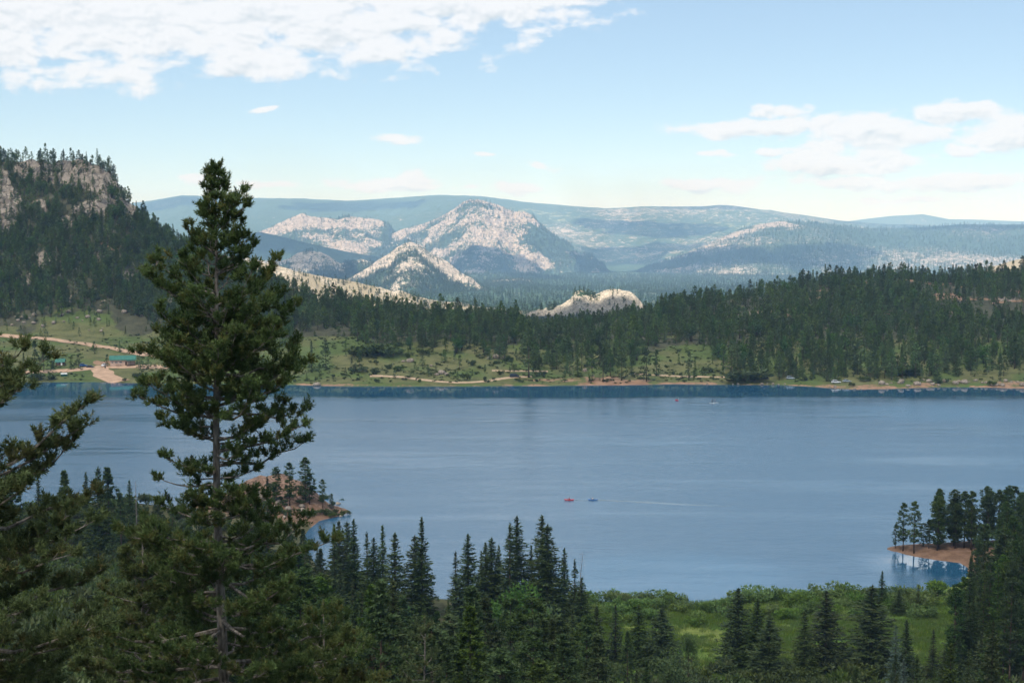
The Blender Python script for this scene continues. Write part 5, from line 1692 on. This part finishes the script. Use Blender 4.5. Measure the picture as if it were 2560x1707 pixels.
# ------------------------------------------------------------------ buildings
MAT['green_roof'] = plain('green_metal_roof', (0.045, 0.165, 0.125), 0.5, 0.4, 0.15, 0.8)
MAT['pale_wall'] = plain('pale_pink_boards', (0.50, 0.36, 0.29), 0.85, 0.2, 0.1, 1.5)
MAT['brown_wall'] = plain('dark_brown_logs', (0.10, 0.06, 0.04), 0.85, 0.2, 0.2, 1.5)
MAT['dark_glass'] = plain('dark_window_glass', (0.015, 0.02, 0.025), 0.12, 0.6, 0.1, 1.0)
MAT['white_paint'] = plain('white_paint', (0.72, 0.72, 0.70), 0.6, 0.3, 0.08, 1.0)
MAT['pale_roof'] = plain('weathered_pale_roof', (0.40, 0.46, 0.44), 0.6, 0.3, 0.12, 1.0)
MAT['green_box'] = plain('green_painted_steel', (0.02, 0.10, 0.085), 0.5, 0.4, 0.15, 1.0)
MAT['blue_paint'] = plain('blue_car_paint', (0.03, 0.13, 0.38), 0.3, 0.6, 0.04, 0.5)
MAT['dark_paint'] = plain('dark_car_paint', (0.018, 0.022, 0.035), 0.3, 0.6, 0.05, 0.5)
MAT['black_paint'] = plain('black_car_paint', (0.012, 0.012, 0.013), 0.35, 0.5, 0.05, 0.5)
MAT['white_car'] = plain('white_car_paint', (0.72, 0.73, 0.74), 0.3, 0.6, 0.03, 0.5)
MAT['silver_car'] = plain('silver_car_paint', (0.36, 0.42, 0.46), 0.3, 0.6, 0.04, 0.5)
MAT['tyre'] = plain('tyre_rubber', (0.02, 0.02, 0.02), 0.9, 0.2, 0.1, 4)
MAT['rim'] = plain('steel_rim', (0.4, 0.4, 0.4), 0.35, 0.5, 0.05, 4, 0.8)
MAT['lamp_red'] = plain('red_lens', (0.35, 0.02, 0.02), 0.3, 0.5, 0.05, 4)
MAT['lamp_clear'] = plain('clear_lens', (0.7, 0.7, 0.68), 0.2, 0.6, 0.05, 4)


def gable(root, W, D, hw, hr, wall_mat, roof_mat, over=0.5):
    b = MB()
    x, y = W / 2, D / 2
    b.add([(-x, -y, -1.2), (x, -y, -1.2), (x, y, -1.2), (-x, y, -1.2), (-x, -y, hw), (x, -y, hw), (x, y, hw), (-x, y, hw), (-x, 0, hw + hr - 0.12), (x, 0, hw + hr - 0.12)],
          [(0, 1, 5, 4), (2, 3, 7, 6), (1, 2, 6, 9, 5), (3, 0, 4, 8, 7), (4, 5, 9, 8), (6, 7, 8, 9), (3, 2, 1, 0)])
    link('wall', b.mesh('wall', wall_mat), root)
    for sg in (-1, 1):     # each slope of the roof is a thick sheet with standing seams
        b = MB()
        k = hr / y
        ye, ze = sg * (y + over), hw - over * k
        th = 0.14
        b.add([(-x - over, ye, ze), (x + over, ye, ze), (x + over, 0, hw + hr), (-x - over, 0, hw + hr), (-x - over, ye, ze + th), (x + over, ye, ze + th), (x + over, 0, hw + hr + th), (-x - over, 0, hw + hr + th)],
              [(0, 1, 2, 3), (7, 6, 5, 4), (0, 4, 5, 1), (1, 5, 6, 2), (2, 6, 7, 3), (3, 7, 4, 0)])
        rp = link('roof', b.mesh('roof', roof_mat), root)
        for q in np.arange(-x - over + 0.4, x + over, 0.9):
            s = MB().add([(q, ye, ze + th + 0.003), (q + 0.06, ye, ze + th + 0.003), (q + 0.06, 0, hw + hr + th + 0.003), (q, 0, hw + hr + th + 0.003), (q, ye, ze + th + 0.06), (q + 0.06, ye, ze + th + 0.06), (q + 0.06, 0, hw + hr + th + 0.06), (q, 0, hw + hr + th + 0.06)],
                         [(0, 1, 2, 3), (7, 6, 5, 4), (0, 4, 5, 1), (1, 5, 6, 2), (2, 6, 7, 3), (3, 7, 4, 0)])
            link('seam', s.mesh('seam', roof_mat), rp)


def window(root, x, z, w, h, y):
    f = link('window', MB().box(x, y - 0.03, z, w, 0.06, h).mesh('window', MAT['white_paint']), root)
    for sg in (-1, 1):
        link('pane', MB().box(x + sg * w * 0.235, y - 0.075, z, w * 0.42, 0.02, h * 0.82).mesh('pane', MAT['dark_glass']), f)


p = hit_far(303, 915)
rz = math.atan2(p[0], p[1]) * -1
lodge = thing('lodge', 'long pale lodge with a green metal roof beside the far shore road', 'building', (p[0], p[1] + 3.5, ground_far(p[0], p[1] + 3.5)), rz)
gable(lodge, 13.8, 7.0, 3.3, 1.9, MAT['pale_wall'], MAT['green_roof'], 0.6)
for x in (-3.6, -1.2):
    window(lodge, x, 1.75, 1.5, 0.85, -3.5)
window(lodge, -5.8, 1.75, 0.8, 0.8, -3.5)
d_ = link('door', MB().box(1.7, -3.54, 1.05, 1.0, 0.08, 2.1).mesh('door', MAT['brown_wall']), lodge)
link('handle', MB().box(2.05, -3.60, 1.05, 0.08, 0.05, 0.08).mesh('handle', MAT['rim']), d_)
pr = link('porch', MB().box(4.4, -4.9, 2.75, 4.6, 2.7, 0.14).mesh('porch', MAT['green_roof']), lodge)
for x in (2.3, 4.4, 6.5):
    link('post', MB().box(x, -6.1, 0.9, 0.16, 0.16, 3.55).mesh('post', MAT['brown_wall']), pr)
link('porch_floor', MB().box(4.4, -4.9, 0.12, 4.6, 2.7, 0.2).mesh('porch_floor', MAT['brown_wall']), lodge)
link('chimney', MB().box(-2.0, 1.2, 5.0, 0.6, 0.6, 1.6).mesh('chimney', MAT['boulder']), lodge)
b = MB().box(-2.4, -4.1, 0.45, 3.2, 0.45, 0.07).box(-3.7, -4.1, 0.1, 0.12, 0.4, 0.7).box(-1.1, -4.1, 0.1, 0.12, 0.4, 0.7)
o = thing('bench', 'dark wooden bench against the front wall of the lodge', 'bench', (0, 0, 0))
o.location = lodge.location
o.rotation_euler = lodge.rotation_euler
link('seat', b.mesh('seat', MAT['brown_wall']), o)

p = hit_far(148, 914)
cab = thing('cabin', 'small dark cabin with a bright green roof left of the lodge', 'building', (p[0], p[1] + 2.5, ground_far(p[0], p[1] + 2.5)), 0.15)
gable(cab, 4.6, 4.6, 2.0, 1.5, MAT['brown_wall'], MAT['green_roof'], 0.45)
window(cab, -1.2, 1.3, 0.9, 0.8, -2.3)
link('door', MB().box(0.9, -2.34, 0.95, 0.9, 0.08, 1.9).mesh('door', MAT['white_paint']), cab)
p = hit_far(122, 889)
shed = thing('shed', 'tiny shed with a pale roof among dark pines at far left', 'building', (p[0], p[1] + 1.5, ground_far(p[0], p[1] + 1.5)), 0.1)
gable(shed, 2.5, 2.4, 1.6, 0.6, MAT['brown_wall'], MAT['pale_roof'], 0.25)
link('door', MB().box(0.2, -1.24, 0.75, 0.8, 0.06, 1.5).mesh('door', MAT['white_paint']), shed)

p = hit_far(160, 941)
o = thing('dumpster', 'dark green dumpster with a white lid near the far left shore', 'dumpster', p, 0.35)
b = MB().add([(-1.6, -0.7, 0.1), (1.6, -0.7, 0.1), (1.6, 0.7, 0.1), (-1.6, 0.7, 0.1), (-1.7, -0.95, 1.35), (1.7, -0.95, 1.35), (1.7, 0.95, 1.75), (-1.7, 0.95, 1.75)], [(3, 2, 1, 0), (4, 5, 6, 7), (0, 1, 5, 4), (1, 2, 6, 5), (2, 3, 7, 6), (3, 0, 4, 7)])
link('bin', b.mesh('bin', MAT['green_box']), o)
for sg in (-1, 1):
    b = MB().add([(sg * 0.87 - 0.83, -1.05, 1.38), (sg * 0.87 + 0.83, -1.05, 1.38), (sg * 0.87 + 0.83, 1.0, 1.80), (sg * 0.87 - 0.83, 1.0, 1.80), (sg * 0.87 - 0.83, -1.05, 1.45), (sg * 0.87 + 0.83, -1.05, 1.45), (sg * 0.87 + 0.83, 1.0, 1.87), (sg * 0.87 - 0.83, 1.0, 1.87)],
                 [(3, 2, 1, 0), (4, 5, 6, 7), (0, 1, 5, 4), (1, 2, 6, 5), (2, 3, 7, 6), (3, 0, 4, 7)])
    link('lid', b.mesh('lid', MAT['white_paint']), o)
p = hit_far(263, 921)
o = thing('waste_bin', 'small dark waste bin on the pale dirt in front of the lodge', 'bin', p, 0)
link('bin', MB().loft([[(0.38 * r * math.cos(a), 0.38 * r * math.sin(a), z) for a in np.arange(10) * 0.6283] for r, z in ((0.85, 0), (1, 0.9), (1, 1.0))]).mesh('bin', MAT['black_paint']), o)
link('lid', MB().loft([[(0.42 * r * math.cos(a), 0.42 * r * math.sin(a), z) for a in np.arange(10) * 0.6283] for r, z in ((1, 1.003), (0.9, 1.1), (0.3, 1.2))]).mesh('lid', MAT['green_box']), o)

# ------------------------------------------------------------------ vehicles
def vehicle(name, label, p, rotz, paint, L=4.6, W=1.85, kind='car'):
    o = thing(name, label, 'car' if kind != 'pickup' else 'truck', (p[0], p[1], p[2]), rotz, 'vehicles parked across the lake')
    hood, belt, roof = {'car': (0.80, 0.92, 1.46), 'van': (1.0, 1.1, 1.95), 'pickup': (0.95, 1.05, 1.78), 'suv': (0.95, 1.05, 1.75)}[kind]

    def ring(x, w, z0, z1, r=0.12):
        y = w / 2
        return [(x, -y + r, z0), (x, y - r, z0), (x, y, z0 + r), (x, y, z1 - r), (x, y - r, z1), (x, -y + r, z1), (x, -y, z1 - r), (x, -y, z0 + r)]
    h = L / 2
    b = MB().loft([ring(-h, W * 0.86, 0.42, hood - 0.12), ring(-h + 0.15, W * 0.96, 0.32, belt - 0.02), ring(-h + 1.0, W, 0.28, belt), ring(h - 1.5, W, 0.28, belt), ring(h - 1.1, W, 0.28, hood), ring(h - 0.2, W * 0.95, 0.32, hood - 0.12), ring(h, W * 0.84, 0.42, hood - 0.22)])
    link('body', b.mesh('body', paint), o)
    x0, x1 = {'car': (-h + 0.6, h - 1.3), 'van': (-h + 0.15, h - 1.0), 'pickup': (-h + 1.9, h - 1.45), 'suv': (-h + 0.25, h - 1.35)}[kind]
    a0, a1 = {'car': (0.65, 0.85), 'van': (0.12, 0.65), 'pickup': (0.2, 0.7), 'suv': (0.3, 0.75)}[kind]
    w0, w1 = W * 0.93, W * 0.74
    q = [(x0, -w0 / 2, belt - 0.01), (x1, -w0 / 2, belt - 0.01), (x1, w0 / 2, belt - 0.01), (x0, w0 / 2, belt - 0.01), (x0 + a0, -w1 / 2, roof), (x1 - a1, -w1 / 2, roof), (x1 - a1, w1 / 2, roof), (x0 + a0, w1 / 2, roof)]
    b = MB().add(q, [(4, 5, 6, 7), (0, 1, 5, 4), (1, 2, 6, 5), (2, 3, 7, 6), (3, 0, 4, 7)])
    cb = link('cabin', b.mesh('cabin', paint), o)

    def pane(nm, i, k, push):
        P4 = np.array([q[j] for j in i])
        c = P4.mean(0)
        P4 = c + (P4 - c) * np.array(k) + np.array(push)
        nrm = np.array(push) / np.linalg.norm(push)
        V = [tuple(z) for z in P4] + [tuple(z + nrm * 0.02) for z in P4]
        link(nm, MB().add(V, [(3, 2, 1, 0), (4, 5, 6, 7), (0, 1, 5, 4), (1, 2, 6, 5), (2, 3, 7, 6), (3, 0, 4, 7)]).mesh(nm, MAT['dark_glass']), cb)
    pane('side_window', (0, 1, 5, 4), (0.86, 1, 0.78), (0, -0.02, 0.004))
    pane('side_window', (2, 3, 7, 6), (0.86, 1, 0.78), (0, 0.02, 0.004))
    pane('windscreen', (1, 2, 6, 5), (1, 0.86, 0.82), (0.02, 0, 0.012))
    pane('rear_window', (3, 0, 4, 7), (1, 0.84, 0.78), (-0.02, 0, 0.008))
    for x in (-h + 0.85, h - 0.85):
        for sg in (-1, 1):
            w = link('wheel', None, o, loc=(x, sg * (W / 2 - 0.09), 0.34))
            cyl = lambda r, d0, d1: [[(r * k * math.cos(t), y, r * k * math.sin(t)) for t in np.arange(14) * 2 * math.pi / 14] for k, y in ((0.92, d0), (1, d0 + 0.04), (1, d1 - 0.04), (0.92, d1))]
            link('tyre', MB().loft(cyl(0.34, -0.11, 0.11)).mesh('tyre', MAT['tyre']), w)
            link('rim', MB().loft(cyl(0.2, -0.125, 0.125)).mesh('rim', MAT['rim']), w)
    for sg in (-1, 1):
        link('headlight', MB().box(h - 0.02, sg * W * 0.32, hood - 0.32, 0.1, 0.34, 0.16).mesh('headlight', MAT['lamp_clear']), o)
        link('tail_light', MB().box(-h + 0.01, sg * W * 0.36, belt - 0.3, 0.1, 0.2, 0.24).mesh('tail_light', MAT['lamp_red']), o)
    if kind == 'pickup':
        link('cargo_bed', MB().box(-h + 1.0, 0, belt + 0.06, 1.75, W * 0.9, 0.16).mesh('cargo_bed', paint), o)
    return o


for nm, lb, u, v, rz, mt, kd, L in [
        ('van', 'dark van parked on the meadow track beside a tall pine', 1286, 943, 0.1, 'dark_paint', 'van', 5.2),
        ('parked_car', 'white car at the right far shore among low shrubs', 2090, 958, 0.15, 'white_car', 'suv', 4.8),
        ('parked_car', 'grey car right of the white car on the far shore', 2117, 955, 0.2, 'silver_car', 'car', 4.6),
        ('parked_car', 'silver white car on pale dirt behind the right far bank', 1976, 948, 0.1, 'silver_car', 'suv', 4.7),
        ('parked_car', 'black car under pines at the end of the shore track', 1912, 948, 0.2, 'black_paint', 'suv', 4.8),
        ('parked_car', 'blue car on the grass left of the lodge yard', 208, 916, 0.5, 'blue_paint', 'suv', 4.4),
        ('parked_car', 'dark car right of the blue car by the lodge yard', 226, 919, -0.15, 'dark_paint', 'car', 4.7),
        ('pickup_truck', 'white pickup truck seen end on at the left end of the lodge', 261, 916, 1.45, 'white_car', 'pickup', 5.4)]:
    p = hit_far(u, v)
    vehicle(nm, lb, (p[0], p[1], p[2] + 0.05), rz, MAT[mt], L, 1.9, kd)

# ------------------------------------------------------------------ people and boats on the lake
MAT['skin'] = plain('skin', (0.45, 0.28, 0.2), 0.6, 0.3, 0.05, 5)
MAT['dark_cloth'] = plain('dark_cloth', (0.03, 0.035, 0.05), 0.9, 0.1, 0.15, 8)
MAT['grey_cloth'] = plain('grey_cloth', (0.13, 0.16, 0.2), 0.9, 0.1, 0.15, 8)
MAT['red_vest'] = plain('red_vest', (0.35, 0.05, 0.08), 0.8, 0.2, 0.1, 8)
MAT['pale_cloth'] = plain('pale_cloth', (0.5, 0.5, 0.52), 0.9, 0.1, 0.1, 8)
MAT['red_hull'] = plain('red_kayak_plastic', (0.55, 0.03, 0.04), 0.35, 0.5, 0.06, 1)
MAT['blue_hull'] = plain('blue_kayak_plastic', (0.02, 0.13, 0.36), 0.35, 0.5, 0.06, 1)
MAT['board'] = plain('paddle_board', (0.62, 0.62, 0.60), 0.4, 0.4, 0.05, 1)
MAT['hair'] = plain('dark_hair', (0.05, 0.03, 0.02), 0.8, 0.2, 0.1, 8)


def person(label, loc, rotz, joints, cloth, vest, group, skirt=False):
    """joints: name -> (x, y, z, r); one continuous skinned body plus clothing and hair"""
    root = thing('person', label, 'person', loc, rotz, group)
    names = list(joints)
    ed = [('pelvis', 'waist'), ('waist', 'chest'), ('chest', 'neck'), ('neck', 'chin'), ('chin', 'crown')]
    for s in 'lr':
        ed += [('chest', 'sh' + s), ('sh' + s, 'el' + s), ('el' + s, 'wr' + s), ('wr' + s, 'hand' + s), ('pelvis', 'hip' + s), ('hip' + s, 'kn' + s), ('kn' + s, 'an' + s), ('an' + s, 'toe' + s)]
    me = bpy.data.meshes.new('body')
    me.from_pydata([joints[n][:3] for n in names], [(names.index(a), names.index(b)) for a, b in ed], [])
    me.materials.append(MAT['skin'])
    bo = link('body', me, root)
    md = bo.modifiers.new('skin', 'SKIN')
    for i, n in enumerate(names):
        me.skin_vertices[0].data[i].radius = (joints[n][3], joints[n][3])
        me.skin_vertices[0].data[i].use_root = n == 'pelvis'
    sb = bo.modifiers.new('smooth', 'SUBSURF')
    sb.levels = sb.render_levels = 1
    J = {n: np.array(joints[n][:3]) for n in names}

    def ell(c, ax, ay, n=10):
        return [(c[0] + ax * math.cos(t), c[1] + ay * math.sin(t), c[2]) for t in np.arange(n) * 2 * math.pi / n]
    link('shirt', MB().loft([ell(J['pelvis'] + (0, 0, 0.02), 0.14, 0.18), ell(J['waist'], 0.15, 0.19), ell(J['chest'], 0.17, 0.23), ell(J['chest'] + (0, 0, 0.14), 0.13, 0.2)]).mesh('shirt', vest, True), root)
    for s in 'lr':
        link('trouser_leg', MB().tube([J['hip' + s] + (0, 0, 0.03), J['kn' + s], (J['kn' + s] * 0.35 + J['an' + s] * 0.65)], [0.115, 0.092, 0.078], 8).mesh('trouser_leg', cloth, True), root)
        link('sleeve', MB().tube([J['sh' + s], J['el' + s]], [0.075, 0.062], 7).mesh('sleeve', vest, True), root)
    c = J['crown'] * 0.75 + J['chin'] * 0.25
    link('hair', MB().loft([ell(c + (-0.015, 0, z), 0.112 * k, 0.092 * k) for z, k in ((-0.02, 1.0), (0.06, 1.05), (0.12, 0.8), (0.15, 0.3))]).mesh('hair', MAT['hair'], True), root)
    return root


def seated(z=0.28):
    j = {'pelvis': (0, 0, z + 0.1, .13), 'waist': (-.03, 0, z + 0.3, .12), 'chest': (0, 0, z + 0.52, .13), 'neck': (0.02, 0, z + 0.68, .055), 'chin': (.05, 0, z + 0.76, .075), 'crown': (.03, 0, z + 0.92, .09)}
    for s, k in (('l', 1), ('r', -1)):
        j.update({'sh' + s: (0, k * .19, z + .56, .07), 'el' + s: (.12, k * .32, z + .34, .048), 'wr' + s: (.36, k * .30, z + .40, .034), 'hand' + s: (.44, k * .28, z + .42, .038),
                  'hip' + s: (.05, k * .10, z + .08, .1), 'kn' + s: (.45, k * .14, z + .14, .068), 'an' + s: (.86, k * .09, z + .02, .045), 'toe' + s: (.95, k * .09, z + .10, .04)})
    return j


def standing(z=0.12):
    j = {'pelvis': (0, 0, z + .92, .13), 'waist': (.02, 0, z + 1.08, .12), 'chest': (.06, 0, z + 1.30, .13), 'neck': (.10, 0, z + 1.47, .055), 'chin': (.13, 0, z + 1.54, .075), 'crown': (.12, 0, z + 1.68, .09)}
    for s, k in (('l', 1), ('r', -1)):
        j.update({'sh' + s: (.06, k * .19, z + 1.34, .07), 'el' + s: (.20, k * .14 + .08, z + 1.16 + .1 * k, .048), 'wr' + s: (.36, .22, z + 1.12 + .24 * k, .034), 'hand' + s: (.41, .25, z + 1.12 + .28 * k, .038),
                  'hip' + s: (0, k * .10, z + .86, .1), 'kn' + s: (.06, k * .13, z + .46, .068), 'an' + s: (0, k * .13, z + .05, .045), 'toe' + s: (.16, k * .15, z + .03, .04)})
    return j


def kayak(label, loc, rotz, mat, L=3.1):
    o = thing('kayak', label, 'kayak', loc, rotz, 'kayaks on the lake')
    rings = []
    for t in np.linspace(-1, 1, 13):
        w = 0.36 * max(1 - abs(t) ** 2.4, 0.03)
        x = t * L / 2
        dk = 0.26 + 0.10 * abs(t) ** 2
        bt = -0.06 + 0.22 * abs(t) ** 4
        rings.append([(x, 0, bt), (x, w * 0.75, bt + 0.05), (x, w, dk - 0.08), (x, w * 0.6, dk), (x, 0, dk + 0.04), (x, -w * 0.6, dk), (x, -w, dk - 0.08), (x, -w * 0.75, bt + 0.05)])
    link('hull', MB().loft(rings).mesh('hull', mat, True), o)
    rim = MB()
    a = np.linspace(0, 2 * math.pi, 17)
    rim.tube([(0.1 + 0.48 * math.cos(t), 0.24 * math.sin(t), 0.33) for t in a], [0.025] * 17, 5)
    link('cockpit_rim', rim.mesh('cockpit_rim', MAT['black_paint']), o)
    link('seat', MB().box(-0.28, 0, 0.42, 0.06, 0.34, 0.26).mesh('seat', MAT['black_paint']), o)
    return o


def paddle(label, loc, rotz, a, b, two=True):
    o = thing('paddle', label, 'paddle', loc, rotz)
    a, b = np.array(a, float), np.array(b, float)
    link('shaft', MB().tube([a, b], [0.016, 0.016], 6).mesh('shaft', MAT['black_paint']), o)
    d = (b - a) / np.linalg.norm(b - a)
    for e, s in ((b, 1), (a, -1)):
        if s < 0 and not two:
            continue
        w = np.cross(d, (1, 0, 0.2)); w /= np.linalg.norm(w)
        t = np.cross(d, w) * 0.012
        rg = [[e + d * s * l + w * q - t, e + d * s * l + w * -q - t, e + d * s * l + w * -q + t, e + d * s * l + w * q + t] for l, q in ((-0.02, 0.02), (0.12, 0.09), (0.36, 0.09), (0.44, 0.05))]
        link('blade', MB().loft(rg).mesh('blade', MAT['pale_cloth']), o)
    return o


def kayaker(u, v, rz, hull, vest, kl, pl, dl):
    p = at_level(u, v)
    q = (p[0], p[1], 0.0)
    kayak(kl, q, rz, hull)
    person(pl, q, rz, seated(0.04), MAT['dark_cloth'], vest, 'people on the lake')
    paddle(dl, q, rz, (0.40, -1.05, 0.80), (0.52, 1.05, 0.22))


kayaker(1423, 1250, math.pi - 0.03, MAT['red_hull'], MAT['red_vest'], 'red kayak in front of the blue one on open water', 'person in a red vest paddling the leading red kayak', 'double paddle held across the leading red kayak')
kayaker(1482, 1250, math.pi - 0.12, MAT['blue_hull'], MAT['pale_cloth'], 'blue kayak following the red one on open water', 'person in a pale top paddling the blue kayak', 'double paddle held across the blue kayak')
kayaker(1692, 1001, math.pi - 1.1, MAT['red_hull'], MAT['red_vest'], 'tiny red kayak far out near the opposite shore', 'person paddling the tiny red kayak near the far shore', 'double paddle held across the tiny far red kayak')
for k, (u, v, dz) in enumerate([(1781, 1008, 0), (1788, 1006.5, 0)]):
    p = at_level(u, v)
    q = (p[0], p[1], 0.0)
    w = ('left', 'right')[k]
    o = thing('paddle_board', 'pale paddle board under the %s standing paddler near the far shore' % w, 'paddle board', q, 2.6 + k * 0.3, 'paddle boards on the lake')
    link('board', MB().loft([[(x, -0.38 * s, 0.02), (x, 0.38 * s, 0.02), (x, 0.40 * s, 0.09), (x, -0.40 * s, 0.09)] for x, s in ((-1.6, 0.3), (-1.2, 0.8), (0, 1), (1.0, 0.85), (1.6, 0.15))]).mesh('board', MAT['board']), o)
    link('fin', MB().box(-1.3, 0, -0.05, 0.2, 0.02, 0.16).mesh('fin', MAT['black_paint']), o)
    person('person in dark clothes, the %s of two standing paddlers near the far shore' % w, q, 2.6 + k * 0.3, standing(0.08), MAT['dark_cloth'], (MAT['dark_cloth'], MAT['grey_cloth'])[k], 'people on the lake')
    paddle('long single paddle of the %s standing paddler' % w, q, 2.6 + k * 0.3, (0.33, 0.22, 1.55), (0.62, 0.36, 0.05), False)

# wakes: low smooth ridges of water trailing the kayaks
def wake(u0, v0, u1, v1, w0, w1, amp):
    a, b_ = at_level(u0, v0)[:2], at_level(u1, v1)[:2]
    n = 60
    t = np.linspace(0, 1, n)
    c = a + (b_ - a) * t[:, None]
    d = (b_ - a) / np.linalg.norm(b_ - a)
    nn_ = np.array([-d[1], d[0]])
    wv = (w0 + (w1 - w0) * t) * np.clip((1 - t) / 0.45, 0.02, 1)
    c = c + nn_ * (0.5 * np.sin(t * 7))[:, None]
    V = []
    for k in np.linspace(-1, 1, 9):
        P = c + nn_ * (wv * k)[:, None]
        z = 0.012 + amp * (1 - t) ** 0.6 * (0.5 + 0.5 * math.cos(k * 2 * math.pi)) * (abs(k) > 0.01) * np.sqrt(1 - abs(k) ** 4)
        V.append(np.concatenate([P, (z * np.ones(n))[:, None]], 1))
    link('wake', mesh_np('wake', np.array(V).reshape(-1, 3), grid_faces(9, n), MAT['calm_water'], True), kind='structure')


m, nt, out = new_mat('smooth_wake_water')
g = nt.n('ShaderNodeNewGeometry')
hh = nt.noise(g.outputs['Position'], 1.2, 3.0, 0.5)
bb = principled(nt, out, (0.15, 0.21, 0.25), 0.25, 0.5, nt.bump(hh, 1.0, 0.06))
bb.inputs['IOR'].default_value = WATER_IOR
MAT['calm_water'] = m
wake(1490, 1250, 1840, 1266, 0.7, 1.3, 0.12)
wake(1437, 1250, 1474, 1251, 0.4, 0.6, 0.08)
